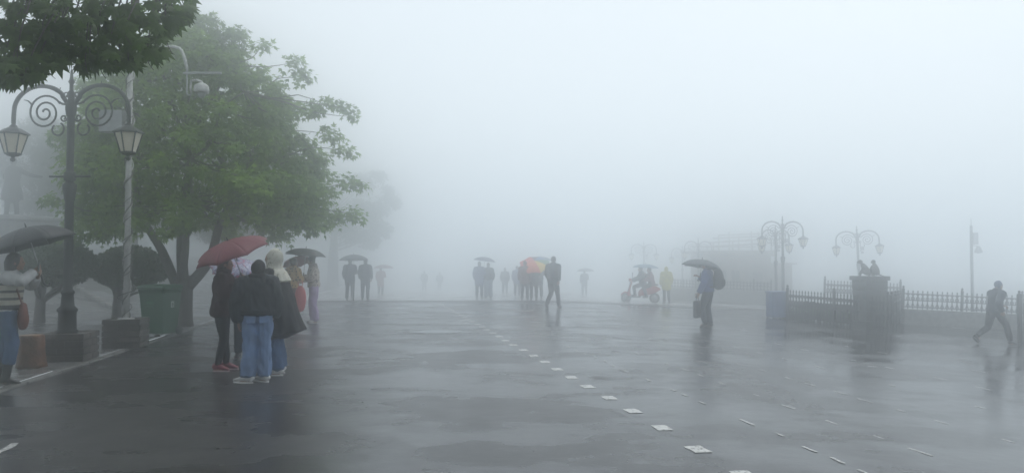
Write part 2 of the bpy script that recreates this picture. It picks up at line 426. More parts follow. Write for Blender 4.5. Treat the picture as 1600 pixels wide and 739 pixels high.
def make_lamp(ladder=True):
    root = empty('lamp_post')
    bm = B()
    lathe(bm, [(.16, 0), (.16, .05), (.135, .07), (.13, .34), (.15, .36), (.15, .39), (.10, .44), (.085, .62), (.10, .64), (.10, .67), (.07, .70), (.064, 2.1), (.075, 2.12), (.085, 2.2), (.10, 2.30), (.105, 2.36), (.07, 2.40), (.055, 2.42), (.055, 3.45), (.075, 3.5), (.085, 3.6), (.075, 3.68), (.05, 3.72), (.05, 3.80), (.065, 3.83), (.03, 3.88), (.028, 3.98), (.05, 4.02), (.028, 4.06), (.018, 4.2), (.0, 4.24)], seg=14)
    mk('pole', bm, M_IRON, root)
    if ladder:
        bm = B(); tube(bm, [(-.34, 0, 2.5), (.34, 0, 2.5)], .016, 6, 1); lathe(bm, [(.05, 2.42), (.085, 2.44), (.085, 2.56), (.05, 2.58)], seg=12)
        mk('ladder_bar', bm, M_IRON, root)
    for s in (-1, 1):
        bm = B()
        arc = [(s * (.05), 0, 3.66), (s * .14, 0, 3.78)]
        for k in range(13):
            a = R(140 - k * 140 / 12); arc.append((s * (.50 + .46 * math.cos(a)), 0, 3.56 + .40 * math.sin(a)))
        arc += [(s * .965, 0, 3.45), (s * .965, 0, 3.36)]
        tube(bm, arc, [.036] * 5 + [.033] * (len(arc) - 5), 8, 2)
        for a in (45, 90, 130):
            x, z = s * (.50 + .46 * math.cos(R(a))), 3.56 + .40 * math.sin(R(a))
            tube(bm, [(x, 0, z), (x + s * .035 * math.cos(R(a)), 0, z + .07)], [.014, .004], 5, 1)
        mk('arm', bm, M_IRON, root)
        bm = B()
        sp = spiral(s * .44, 3.53, .29, .035, R(150) if s > 0 else R(150), -2.35, 56, s)
        tube(bm, sp, .0165, 6, 1)
        tube(bm, [(s * .06, 0, 3.66), (s * .15, 0, 3.67), (s * .2, 0, 3.70)], .018, 6, 2)
        sp2 = spiral(s * .22, 3.26, .11, .085, R(120), 1.0 * .8, 20, s); tube(bm, sp2, .016, 6, 1)
        sp3 = spiral(s * .12, 3.44, .06, .02, R(180), 1.2, 18, s); tube(bm, sp3, .014, 6, 1)
        sp4 = spiral(s * .085, 3.82, .045, .02, R(200), 1.2, 18, s); tube(bm, sp4, .011, 6, 1)
        tube(bm, [(s * .66, 0, 3.66), (s * .72, 0, 3.72), (s * .80, 0, 3.74)], [.016, .012, .004], 5, 2)
        mk('scroll', bm, M_IRON, root)
        lantern(root, s * .965, 3.37)
    return root
def brick_planter(loc, w, h, rz, label, pale_side=False):
    t = empty('brick_planter', loc, rz, label, 'planter')
    mk('core', box(B(), (0, 0, h / 2 - .012), (w - .03, w - .03, h - .02)), M_MORTAR, t, False)
    bl, bh, nrow = .205, .088, int(h / .1)
    m0 = B(); bevel(box(m0, (0, 0, 0), (bl, .10, bh)), .006, 1)
    src = mk('brick', m0, M_BRICK, t, False)
    src2me = src.data.copy(); src2me.materials.clear(); src2me.materials.append(M_BRICK2)
    src2 = bpy.data.objects.new('brick', src2me); COL.objects.link(src2); src2.parent = t
    u1 = u2 = False
    nb = int(round(w / .215))
    for r in range(nrow):
        z = .05 + r * (h - .1) / max(1, nrow - 1)
        for s in range(4):
            for k in range(nb):
                off = (k + .5) / nb * w - w / 2 + (.5 * .215 / 2 if r % 2 else -.5 * .215 / 2) * .9
                off = max(-w / 2 + .09, min(w / 2 - .09, off))
                q = Matrix.Rotation(s * math.pi / 2, 3, 'Z') @ Vector((off, -(w / 2 - .045), z))
                q += Vector((rnd.uniform(-.004, .004), rnd.uniform(-.004, .004), 0))
                rot = (0, rnd.uniform(-.015, .015), s * math.pi / 2 + rnd.uniform(-.015, .015))
                pale = rnd.random() < (.6 if (pale_side and s == 1) else .2)
                if pale:
                    if not u2: src2.location = q; src2.rotation_euler = rot; u2 = True
                    else: dup_piece(src2, t, q, rot)
                else:
                    if not u1: src.location = q; src.rotation_euler = rot; u1 = True
                    else: dup_piece(src, t, q, rot)
    return t
lp = at(111, 12.1)
brick_planter((lp.x, lp.y, lp.z + .03), .64, .44, R(9), 'square brick planter at the foot of the near lamp post', True)
lamp0 = make_lamp()
lamp0.location = (lp.x - .04, lp.y, lp.z + .44); lamp0.rotation_euler = (0, 0, R(-4))
tag(lamp0, 'dark iron lamp post with scroll arms and two cream lanterns, nearest to camera', 'lamp post', 'twin-lantern scroll lamp posts')
lampB = make_lamp(False); first = True
for px, d, rz, tilt, lab in ((1223, 34.0, 6, 0, 'hazy lamp post with a small box on its pole, behind blue bin'),
                             (1212, 38.5, 28, 0, 'hazy lamp post just behind the one next to the blue bin'),
                             (1344, 37.0, -20, -.035, 'leaning hazy lamp post rising behind the stone pillar'),
                             (1091, 50, 12, 0, 'faint lamp post left of the pavilion, above the open dark umbrella'),
                             (1066, 59, 20, 0, 'very faint shorter-looking lamp post left of the pavilion lamp'),
                             (1006, 56, 10, 0, 'faint lamp post rising behind the blue umbrella and scooter')):
    o = lampB if first else copy_tree(lampB); first = False
    q = at(px, d); o.location = (q.x, q.y, q.z - .05); o.rotation_euler = (0, tilt, R(rz))
    tag(o, lab, 'lamp post', 'twin-lantern scroll lamp posts')
    if px == 1223:
        b = B(); box(b, (.2, 0, 3.12), (.17, .16, .17)); box(b, (.09, 0, 3.0), (.16, .04, .03)); box(b, (.2, 0, 2.92), (.12, .12, .10)); bevel(b, .01)
        mk('control_box', b, M_GREY, o, False)

# pole with cameras and wound cable
def camera_pole():
    q = at(199, 13.9)
    brick_planter((q.x, q.y, q.z + .03), .62, .52, R(12), 'low dark brick block holding the white cable-wrapped pole')
    t = empty('camera_pole', (q.x, q.y, q.z + .53), 0, 'white slim pole wound with cables carrying surveillance cameras behind leaves', 'camera pole')
    b = B(); tube(b, [(0, 0, 0), (0, 0, 5.3)], [.055, .045], 12, 1); lathe(b, [(.14, 0), (.14, .02), (.07, .025)], seg=10); mk('pole', b, M_WHITE, t)
    for ph, r_, tu, rr, m in ((0, .064, 9, .012, M_CABLE), (2.1, .068, 6, .010, M_WHITE), (4, .066, 13, .008, M_CABLE)):
        b = B(); pts = []
        for i in range(150):
            f = i / 149; a = ph + tu * 2 * math.pi * f + .6 * math.sin(9 * f + ph)
            w_ = r_ + .035 * max(0, noise.noise(Vector((f * 16, ph, 2)))) + (.10 * math.exp(-((f - .10) / .05) ** 2) if ph == 4 else 0)
            pts.append((w_ * math.cos(a), w_ * math.sin(a), .03 + 4.6 * f))
        tube(b, pts, rr, 5, 1); mk('cable', b, m, t)
    b = bevel(box(B(), (-.30, .0, 3.62), (.42, .2, .40)), .012, 2); mk('junction_box', b, M_GREY, t, False)
    b = B(); tube(b, [(0, 0, 4.7), (.45, 0, 4.95), (.9, 0, 4.98), (1.05, 0, 4.6)], [.028] * 4, 8, 5); mk('arm', b, M_WHITE, t)
    b = B(); box(b, (1.33, 0, 4.52), (.7, .05, .04)); tube(b, [(1.05, 0, 4.6), (1.05, 0, 4.13), (1.13, 0, 4.1)], .018, 6, 1); mk('bracket', b, M_GREY, t, False)
    b = B(); lathe(b, [(.0, .16), (.06, .16), (.12, .12), (.135, .06), (.135, .0), (.11, -.02)], (1.32, 0, 4.17), 16)
    tube(b, [(1.13, 0, 4.13), (1.13, 0, 4.38), (1.32, 0, 4.36), (1.32, 0, 4.3)], .022, 6, 2)
    h = mk('dome_camera', b, M_WHITE, t)
    b = B(); lathe(b, [(.075, 0), (.075, -.04), (.055, -.09), (.0, -.115)], (1.32, 0, 4.16), 14); mk('dome_lens', b, M_GREY, h)
camera_pole()

# ------------------------------------------------------------------ bins
def wheelie_bin(loc, rz, label):
    t = empty('wheelie_bin', loc, rz, label, 'bin')
    mg = mat('green_bin_plastic', (.012, .075, .035), .38, .15, 6, .1, 60)
    b = B(); rings = []
    for w, d, z in ((.46, .50, .06), (.50, .58, .55), (.545, .66, .93), (.575, .69, .935), (.575, .69, .985), (.555, .67, .985)):
        rings.append([b.verts.new((sx * w / 2, sy * d / 2, z)) for sx, sy in ((-1, -1), (1, -1), (1, 1), (-1, 1))])
    for a, c in zip(rings, rings[1:]):
        for k in range(4): b.faces.new((a[k], a[(k + 1) % 4], c[(k + 1) % 4], c[k]))
    b.faces.new(rings[0][::-1]); b.faces.new(rings[-1]); bevel(b, .018, 2); body = mk('bin_body', b, mg, t, False)
    b = B(); rings = []
    for w, d, z in ((.60, .72, .99), (.60, .72, 1.02), (.55, .66, 1.06), (.40, .5, 1.075)):
        rings.append([b.verts.new((sx * w / 2, sy * d / 2, z)) for sx, sy in ((-1, -1), (1, -1), (1, 1), (-1, 1))])
    for a, c in zip(rings, rings[1:]):
        for k in range(4): b.faces.new((a[k], a[(k + 1) % 4], c[(k + 1) % 4], c[k]))
    b.faces.new(rings[0][::-1]); b.faces.new(rings[-1]); bevel(b, .012, 2); mk('lid', b, mg, t, False)
    b = B(); tube(b, [(-.22, .36, .98), (-.22, .42, 1.0), (.22, .42, 1.0), (.22, .36, .98)], .016, 6, 1); mk('handle', b, mg, t)
    for s in (-1, 1):
        b = B(); g = lathe(b, [(.0, -.025), (.09, -.025), (.1, -.015), (.1, .015), (.09, .025), (.0, .025)], seg=16)
        for v in b.verts: v.co = Vector((v.co.z + s * .255, v.co.y + .27, v.co.x + .1))
        mk('wheel', b, M_BLACKP, t)
    mw = mat('bin_sticker', (.5, .55, .52), .5, .2, 30)
    for c, s in (((-.02, -.312, .70), (.15, .006, .05)), ((-.02, -.306, .63), (.13, .006, .014))):
        mk('sticker', box(B(), c, s), mat('bin_stamp', (.05, .16, .09), .5, .2, 20), t, False)
    st = mk('sticker', box(B(), (.2665, .02, .66), (.006, .10, .13)), mw, t, False)
    mk('sticker_print', box(B(), (.2715, .02, .655), (.004, .035, .07)), mat('sticker_ink', (.05, .09, .07), .5), st, False)
    return t
q = at(252, 15.9); wheelie_bin((q.x, q.y, q.z + .03), R(-10), 'dark green wheelie bin with lid standing at the kerb beside brick block')
def blue_bin():
    q = at(1213, 25.3); t = empty('blue_bin', q, R(8), 'square blue bin at the left end of the iron fence', 'bin')
    mb = mat('blue_bin_paint', (.06, .11, .26), .45, .2, 6)
    b = bevel(box(B(), (0, 0, .43), (.54, .5, .80)), .02, 2); mk('bin_body', b, mb, t, False)
    b = bevel(box(B(), (0, 0, .86), (.58, .54, .06)), .02, 2); mk('lid', b, mb, t, False)
    for sx in (-1, 1):
        for sy in (-1, 1): mk('foot', box(B(), (sx * .22, sy * .2, .015), (.05, .05, .03)), M_BLACKP, t, False)
blue_bin()

# ------------------------------------------------------------------ iron fences
def picket_mesh(h):
    b = B()
    box(b, (0, 0, h * .42), (.032, .022, h * .84))
    lathe(b, [(.0, h), (.026, h * .93), (.012, h * .86), (.03, h * .84), (.012, h * .82)][::-1], seg=6)
    tube(b, [(.05 * math.cos(a), 0, h * .56 + .085 * math.sin(a)) for a in [2 * math.pi * k / 10 for k in range(11)]], .015, 5, 1, cap=False)
    tube(b, [(-.055, 0, h * .12), (.0, 0, h * .34), (.055, 0, h * .12)], .015, 5, 1)
    tube(b, [(-.05, 0, h * .78), (.0, 0, h * .68), (.05, 0, h * .78)], .015, 5, 1)
    me = bpy.data.meshes.new('picket'); b.to_mesh(me); b.free(); me.materials.append(M_IRON2); return me
PM = picket_mesh(1.0)
def fence(p0, p1, h, label, wall_h=0.0, wall_w=.28, step=.12, post_every=1.8):
    p0 = Vector(p0); p1 = Vector(p1); L = (p1.xy - p0.xy).length; rz = math.atan2(p1.y - p0.y, p1.x - p0.x)
    slope = math.atan2(p1.z - p0.z, L)
    t = empty('iron_fence', p0, 0, label, 'fence', 'ornamental iron fences'); t.rotation_euler = (0, -slope, rz)
    if wall_h:
        b = B(); box(b, (L / 2, 0, wall_h / 2 - .1), (L, wall_w, wall_h + .2)); mk('plinth_wall', bevel(b, .015), M_STONE, t, False)
        b = B(); box(b, (L / 2, 0, wall_h + .025), (L + .04, wall_w + .06, .05)); mk('coping', bevel(b, .01), M_STONE, t, False)
    z0 = wall_h + (.05 if wall_h else 0)
    for z in (.10, .46, .80):
        b = B(); box(b, (L / 2, 0, z0 + z * h), (L, .03, .035)); mk('rail', b, M_IRON2, t, False)
    n = int(L / step); pe = max(2, int(post_every / step))
    post_me = None
    for i in range(n + 1):
        x = i * L / n
        if i % pe == 0 or i == n:
            if post_me is None:
                b = B(); box(b, (0, 0, (h + .02) / 2), (.07, .07, h + .02)); lathe(b, [(.05, h + .02), (.05, h + .04), (.02, h + .06), (.045, h + .10), (.0, h + .15)], seg=8)
                post_me = bpy.data.meshes.new('post'); b.to_mesh(post_me); b.free(); post_me.materials.append(M_IRON2)
            o = bpy.data.objects.new('post', post_me)
        else:
            o = bpy.data.objects.new('picket', PM); o.scale = (1, 1, h)
        COL.objects.link(o); o.parent = t; o.location = (x, 0, z0)
    return t
fence(at(1229, 25.0), at(1391, 21.6), .98, 'dark ornamental iron fence between blue bin and stone pillar', .0)
fence(at(1393, 21.8), at(1408, 27.5), .98, 'short iron fence running back from the corner beside the stone pillar')
fence(at(1286, 30.5), at(1404, 30.0), .95, 'taller iron fence seen behind the stone pillar', .35)
fence(at(1408, 25.2), at(1680, 24.6), .62, 'iron fence on low stone wall behind the striding person', .46, step=.15)
fence(at(1045, 46), at(1204, 41.5), .55, 'far iron fence on stone parapet below the pavilion', .75, step=.2)
fence(at(1600, 21.0), at(1690, 19.0), .95, 'short iron fence entering at right edge of frame')
qq = at(1591, 19.6)
t = empty('fence_post', qq, 0, 'slim dark post standing at the right edge behind striding person', 'post')
mk('shaft', bevel(box(B(), (0, 0, .6), (.09, .09, 1.2)), .01), M_IRON2, t, False); b = B(); lathe(b, [(.06, 1.2), (.06, 1.23), (.02, 1.26), (.04, 1.3), (0, 1.34)], seg=8); mk('cap', b, M_IRON2, t)

def hedge(p0, p1, h, w, label):
    g = random.Random(21); p0 = Vector(p0); p1 = Vector(p1); L = (p1 - p0).length
    t = empty('hedge', p0, math.atan2(p1.y - p0.y, p1.x - p0.x), label, 'hedge'); V = []; Fc = []
    for _ in range(int(5200 * L / 3)):
        x = g.uniform(0, L); a = g.uniform(0, math.pi); k = 1 + .22 * noise.noise(Vector((x * 2.2, a, 1)))
        q = Vector((x, math.cos(a) * w / 2 * k, h * .45 + (h * .55 * math.sin(a)) * k)) if g.random() < .6 else Vector((x, (-w / 2 if g.random() < .5 else w / 2) * k, g.uniform(.03, h * .5)))
        leaf_geo(V, Fc, q, rvec(g), rvec(g) + Vector((0, 0, .5)), .075 * g.uniform(.7, 1.4), [(0, 0), (-.35, .5), (0, 1), (.35, .5)], .1)
    leaves_obj('foliage', V, Fc, MATS['bush_leaf'], t)['kind'] = 'stuff'
    b = B()
    for i in range(int(L / .45)): tube(b, [((i + .5) * .45, 0, -.05), ((i + .5) * .45 + .05, .03, h * .5)], [.03, .012], 6, 1)
    mk('stems', b, M_BARK, t)['kind'] = 'stuff'
# ------------------------------------------------------------------ stone pillar with two small animals
def pillar():
    q = at(1358, 22.6); t = empty('stone_pillar', q, R(10), 'square grey stone pillar inside the iron fence', 'pillar')
    ms = mat('pillar_stone', (.055, .058, .056), .55, .3, 5, .5, 40)
    z = 0
    for w, h in ((.86, .22), (.70, .30), (.68, .30), (.68, .30), (.70, .28), (.80, .13)):
        mk('stone_block', bevel(box(B(), (0, 0, z + h / 2), (w, w, h - .006)), .012), ms, t, False); z += h
    return q, z
def animal(loc, rz, label, lean):
    t = empty('animal', loc, rz, label, 'animal', 'small animals on the pillar')
    b = B()
    tube(b, [(0, -.07, .05), (0, -.05, .15), (0, lean * .3, .27), (0, .02 + lean * .6, .36)], [.085, .10, .085, .05], 12)
    ball(b, (0, .05 + lean, .42), (.06, .072, .065)); ball(b, (0, .12 + lean, .40), (.03, .035, .028))
    for s in (-1, 1):
        ball(b, (s * .058, .03 + lean, .44), (.012, .02, .022), 1)
        tube(b, [(s * .07, -.04, .08), (s * .10, .10, .13), (s * .08, .12, .02), (s * .08, .17, .012)], [.055, .04, .026, .02], 8)
        tube(b, [(s * .075, .01 + lean * .4, .30), (s * .10, .07, .2), (s * .06, .14, .09), (s * .05, .16, .05)], [.038, .028, .022, .02], 8)
    tube(b, [(0, -.13, .05), (0, -.24, .02), (.06, -.33, -.02)], [.025, .018, .012], 8)
    me = remesh(b, .014, 2); link('body', me, t, mat('grey_fur', (.10, .095, .085), .8, .3, 20, .4, 120))
pq, pz = pillar()
animal((pq.x - .14, pq.y, pq.z + pz), R(65), 'hunched grey animal on the pillar top, left one leaning outward', .07)
animal((pq.x + .16, pq.y, pq.z + pz), R(20), 'upright grey animal on the pillar top, right of the pair', .0)

# pole with speakers, right
def speaker_pole():
    q = at(1518, 33); t = empty('utility_pole', q, R(0), 'slim grey pole with small boxes behind the right fence', 'pole')
    b = B(); tube(b, [(0, 0, -.1), (0, 0, 4.0)], [.07, .055], 10, 1); tube(b, [(0, 0, 4.0), (0, 0, 4.35)], [.02, .01], 6, 1); mk('shaft', b, M_IRON2, t)
    mk('box', bevel(box(B(), (.16, 0, 3.45), (.2, .2, .52)), .02), M_GREY, t, False)
    b = B(); lathe(b, [(.06, 0), (.09, -.06), (.16, -.22), (.18, -.25), (.10, -.3), (0, -.31)], (.30, 0, 3.12), 12); tube(b, [(0, 0, 3.15), (.30, 0, 3.13)], .02, 6, 1); mk('lamp_head', b, M_GREY, t)
speaker_pole()

# ------------------------------------------------------------------ pavilion
def pavilion():
    q = at(1158, 50); t = empty('pavilion', q, R(4), 'pale hazy flat-roofed pavilion with open doorway and roof framing', 'building')
    mw = mat('pavilion_wall', (.36, .33, .30), .7, .2, 2, .3, 30); mt_ = mat('pavilion_trim', (.36, .34, .31), .6, .2, 3)
    x0, x1, dep, h = -2.05, 1.95, 4.2, 3.25
    dx0, dx1, dh = .62, 1.42, 2.05
    for yy, nm in ((0, 'front'), (dep, 'back')):
        b = B(); box(b, ((x0 + dx0) / 2, yy, h / 2 - .2), (dx0 - x0, .25, h + .4)); mk('wall', b, mw, t, False)
        b = B(); box(b, ((dx1 + x1) / 2, yy, h / 2 - .2), (x1 - dx1, .25, h + .4)); mk('wall', b, mw, t, False)
        b = B(); box(b, ((dx0 + dx1) / 2, yy, (dh + h) / 2), (dx1 - dx0 - .004, .246, h - dh)); mk('lintel', b, mw, t, False)
    for xx in (x0 + .125, x1 - .125):
        b = B(); box(b, (xx, dep / 2, h / 2 - .2), (.25, dep - .256, h + .4)); mk('wall', b, mw, t, False)
    fr = B()
    for xx in (dx0 + .03, dx1 - .03): box(fr, (xx, -.14, dh / 2), (.09, .06, dh))
    box(fr, ((dx0 + dx1) / 2, -.14, dh + .04), (dx1 - dx0 + .12, .06, .08)); mk('door_frame', fr, mt_, t, False)
    for wx in (-1.35, -.45):
        f = mk('window', box(B(), (wx, -.135, 1.75), (.62, .04, .9)), mt_, t, False)
        for k in (-1, 1): mk('pane', box(B(), (wx + k * .145, -.16, 1.75), (.25, .02, .78)), mat('window_glass', (.10, .12, .13), .1, .1, 3), f, False)
    mk('roof', bevel(box(B(), (0 - .05, dep / 2, h + .10), (4.5, dep + .7, .2)), .02), mt_, t, False)
    mk('cornice', bevel(box(B(), (-.05, -.42, h - .1), (4.6, .10, .16)), .02), mt_, t, False)
    # open framing above the roof
    for i, (xa, xb, za, zb, yy) in enumerate(((-2.4, 2.6, h + .42, h + .72, -.2), (-1.9, 2.6, h + .72, h + 1.0, .9), (-1.2, 2.6, h + 1.05, h + 1.22, 2.0), (-.4, 2.6, h + 1.3, h + 1.42, 3.2), (-2.2, 2.4, h + .5, h + .5, 3.6))):
        b = B(); tube(b, [(xa, yy, za), (xb, yy, zb)], .05, 6, 1); mk('beam', b, mt_, t)
    for xx, yy, hh in ((-1.9, -.1, .5), (-.6, -.1, .62), (.7, -.1, .7), (2.0, -.1, .75), (2.0, 2.0, 1.25), (.6, 2.0, 1.15), (-.8, 2.0, 1.1), (2.0, 3.3, 1.4), (.4, 3.3, 1.35)):
        mk('upright', box(B(), (xx, yy, h + .2 + hh / 2), (.07, .07, hh)), mt_, t, False)
    mk('annex', bevel(box(B(), (2.75, 1.2, 1.15), (1.5, 2.2, 2.7)), .02), mw, t, False)
    mk('annex_roof', box(B(), (2.8, 1.2, 2.57), (1.9, 2.6, .12)), mt_, t, False)
pavilion()

# ------------------------------------------------------------------ trees
PALM = [(0, 0), (-.16, .10), (-.50, .02), (-.36, .20), (-.66, .42), (-.34, .42), (-.36, .78), (-.14, .58), (0, 1.0), (.14, .58), (.36, .78), (.34, .42), (.66, .42), (.36, .20), (.50, .02), (.16, .10)]
TRIL = [(0, 0), (-.30, .16), (-.52, .52), (-.17, .46), (0, 1.0), (.17, .46), (.52, .52), (.30, .16)]
def leaf_geo(V, Fc, p, d, n, size, shape, curl=.18):
    d = d.normalized(); s = d.cross(n)
    s = s.normalized() if s.length > 1e-5 else d.orthogonal().normalized(); n = s.cross(d)
    i0 = len(V)
    V.append(p + d * (.36 * size) + n * (.04 * size))
    for x, y in shape: V.append(p + s * (x * size) + d * (y * size) - n * (curl * size * (x * x * 1.4 + y * y * .6)))
    k = len(shape)
    for j in range(k): Fc.append((i0, i0 + 1 + j, i0 + 1 + (j + 1) % k))
def leaves_obj(name, V, Fc, m, parent):
    me = bpy.data.meshes.new(name); me.from_pydata(V, [], Fc); me.materials.append(m)
    return link(name, me, parent, None, False)
def rvec(g=rnd):
    while True:
        v = Vector((g.uniform(-1, 1), g.uniform(-1, 1), g.uniform(-1, 1)))
        if .05 < v.length < 1: return v.normalized()
def clump(V, Fc, c, r, n, out, size, shape, g, flat=.7, keep=None, stretch=0.0):
    for _ in range(n):
        u = rvec(g); u = (u + out * .55 + Vector((0, 0, .25))).normalized()
        q = c + Vector((u.x, u.y, u.z * flat)) * r * g.uniform(.35, 1.08)
        if stretch: q += out * ((q - c).dot(out) * stretch) - Vector((0, 0, .25 * abs((q - c).dot(out))))
        if keep and not keep(q): continue
        d = u * .7 + rvec(g) * .6 + Vector((0, 0, -.55)); nn = Vector((0, 0, 1)) * .8 + u * .5 + rvec(g) * .5
        leaf_geo(V, Fc, q, d, nn, size * g.uniform(.65, 1.25), shape)
def limb(bm, p0, p1, r0, r1, g, bend=.12, sub=4):
    L = (p1 - p0).length
    a = p0.lerp(p1, .33) + rvec(g) * L * bend * .6 + Vector((0, 0, -L * .03)); b_ = p0.lerp(p1, .68) + rvec(g) * L * bend
    tube(bm, [p0, a, b_, p1], [r0, r0 * .72 + r1 * .28, r0 * .35 + r1 * .65, r1], 8, sub)
    return [p0, a, b_, p1]
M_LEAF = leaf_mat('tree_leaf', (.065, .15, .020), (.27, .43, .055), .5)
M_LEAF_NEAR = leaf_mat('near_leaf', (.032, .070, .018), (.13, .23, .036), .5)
M_LEAF_BUSH = leaf_mat('bush_leaf', (.018, .048, .014), (.055, .115, .026), .3)
M_LEAF_FAR = leaf_mat('far_leaf', (.03, .055, .025), (.06, .10, .04), .25)

def big_tree():
    g = random.Random(11)
    q = at(284, 18.2); t = empty('shade_tree', q, 0, 'broad bright green shade tree with forked trunk behind the green bin', 'tree')
    LV = [(2.05, -2.0, 2.95), (2.5, -2.3, 3.45), (3.2, -2.5, 3.5), (4.0, -2.4, 3.1), (4.8, -2.25, 2.7), (5.5, -1.95, 2.4), (6.1, -1.5, 1.85), (6.6, -.85, 1.35), (7.1, -.1, .8)]
    def lim(z):
        for (za, la, ra), (zb, lb, rb) in zip(LV, LV[1:]):
            if za <= z <= zb:
                f = (z - za) / (zb - za); return la + (lb - la) * f, ra + (rb - ra) * f
        return (-.3, .9)
    ctr = Vector((.3, 0, 4.2)); cl = []
    tries = 0
    while len(cl) < 190 and tries < 9000:
        tries += 1
        z = g.uniform(2.3, 7.15); l_, r_ = lim(z)
        mid = (l_ + r_) / 2; hw = (r_ - l_) / 2; dep = hw * .86
        a = g.uniform(0, 2 * math.pi); f = math.sqrt(g.uniform(.30, 1.0))
        c = Vector((mid + hw * f * math.cos(a), dep * f * math.sin(a), z))
        cr = g.choice((.26, .32, .38, .46, .56))
        c.x = min(max(c.x, l_ + cr * .7), r_ - cr * .7)
        if all((c - o).length > .46 * (cr + orr) for o, orr in cl): cl.append((c, cr))
    # arching sprays on the right and crown tip
    for x, y_, z, r_ in ((3.05, -.3, 5.15, .34), (3.45, -.3, 5.3, .28), (3.85, -.3, 5.22, .26), (4.05, -.35, 5.0, .18), (2.75, -.2, 5.95, .33), (2.6, -.2, 6.3, .28), (3.5, -.2, 4.6, .34), (3.75, .1, 4.25, .3), (3.9, .2, 3.5, .36), (3.95, 0, 2.75, .34), (.55, 0, 7.25, .4), (1.1, .2, 7.0, .4), (-2.2, .1, 5.9, .35), (-2.7, 0, 4.6, .35), (1.9, -.3, 6.6, .3)):
        cl.append((Vector((x, y_, z)), r_))
    for _ in range(46):        # loose sprays breaking the outline
        z = g.uniform(2.2, 7.1); l_, r_ = lim(z); a = g.uniform(0, 6.283); f = g.uniform(.98, 1.07)
        cl.append((Vector(((l_ + r_) / 2 + (r_ - l_) / 2 * f * math.cos(a), (r_ - l_) / 2 * .86 * f * math.sin(a), z + (.15 if z > 6.4 else 0))), g.uniform(.16, .28)))
    tb = B()
    tube(tb, [(0, 0, -.15), (.0, 0, .12), (.02, .02, .5), (.03, .03, .95), (.04, .03, 1.2)], [.36, .28, .235, .225, .24], 14, 4)
    trunk_pts = []
    starts = [Vector((-.10, 0, .95)), Vector((.02, .05, 1.15)), Vector((.18, 0, 1.0)), Vector((.0, .12, 1.1)), Vector((.05, -.1, 1.1))]
    ends = [Vector((-1.1, -.1, 3.6)), Vector((.05, .2, 4.6)), Vector((1.5, .1, 3.4)), Vector((-.5, 1.3, 4.0)), Vector((.7, -1.2, 3.9))]
    for s_, e_, r_ in zip(starts, ends, (.125, .14, .14, .11, .10)):
        trunk_pts += limb(tb, s_, e_, r_, .06, g, .06)
        for _ in range(5):
            e2 = e_ + Vector((g.uniform(-1.4, 1.4), g.uniform(-1.3, 1.3), g.uniform(.3, 1.9))); trunk_pts += limb(tb, e_, e2, .05, .02, g, .1, 3)
    bt = mk('trunk', tb, M_BARK, t)
    br = B(); V = []; Fc = []
    for c, cr in cl:
        s_ = min(trunk_pts, key=lambda o: (o - c).length + .5 * abs(o.z - c.z))
        limb(br, s_, c, .022, .006, g, .08, 2)
        out = (c - ctr); out.z *= .7; out = out.normalized()
        clump(V, Fc, c, cr, int(250 * (cr / .5) ** 2), out, .14, TRIL, g, .6, None, .55)
    for _ in range(3600):      # inner leaves that close the crown
        z = g.uniform(2.4, 6.8); l_, r_ = lim(z); a = g.uniform(0, 6.283); f = math.sqrt(g.random()) * .88
        c = Vector(((l_ + r_) / 2 + (r_ - l_) / 2 * f * math.cos(a), (r_ - l_) / 2 * .8 * f * math.sin(a), z))
        leaf_geo(V, Fc, c, rvec(g) + Vector((0, 0, -.4)), rvec(g) + Vector((0, 0, .6)), .17 * g.uniform(.7, 1.3), TRIL)
    mk('branches', br, M_BARK, t)['kind'] = 'stuff'
    o = leaves_obj('crown', V, Fc, M_LEAF, t); o['kind'] = 'stuff'
big_tree()

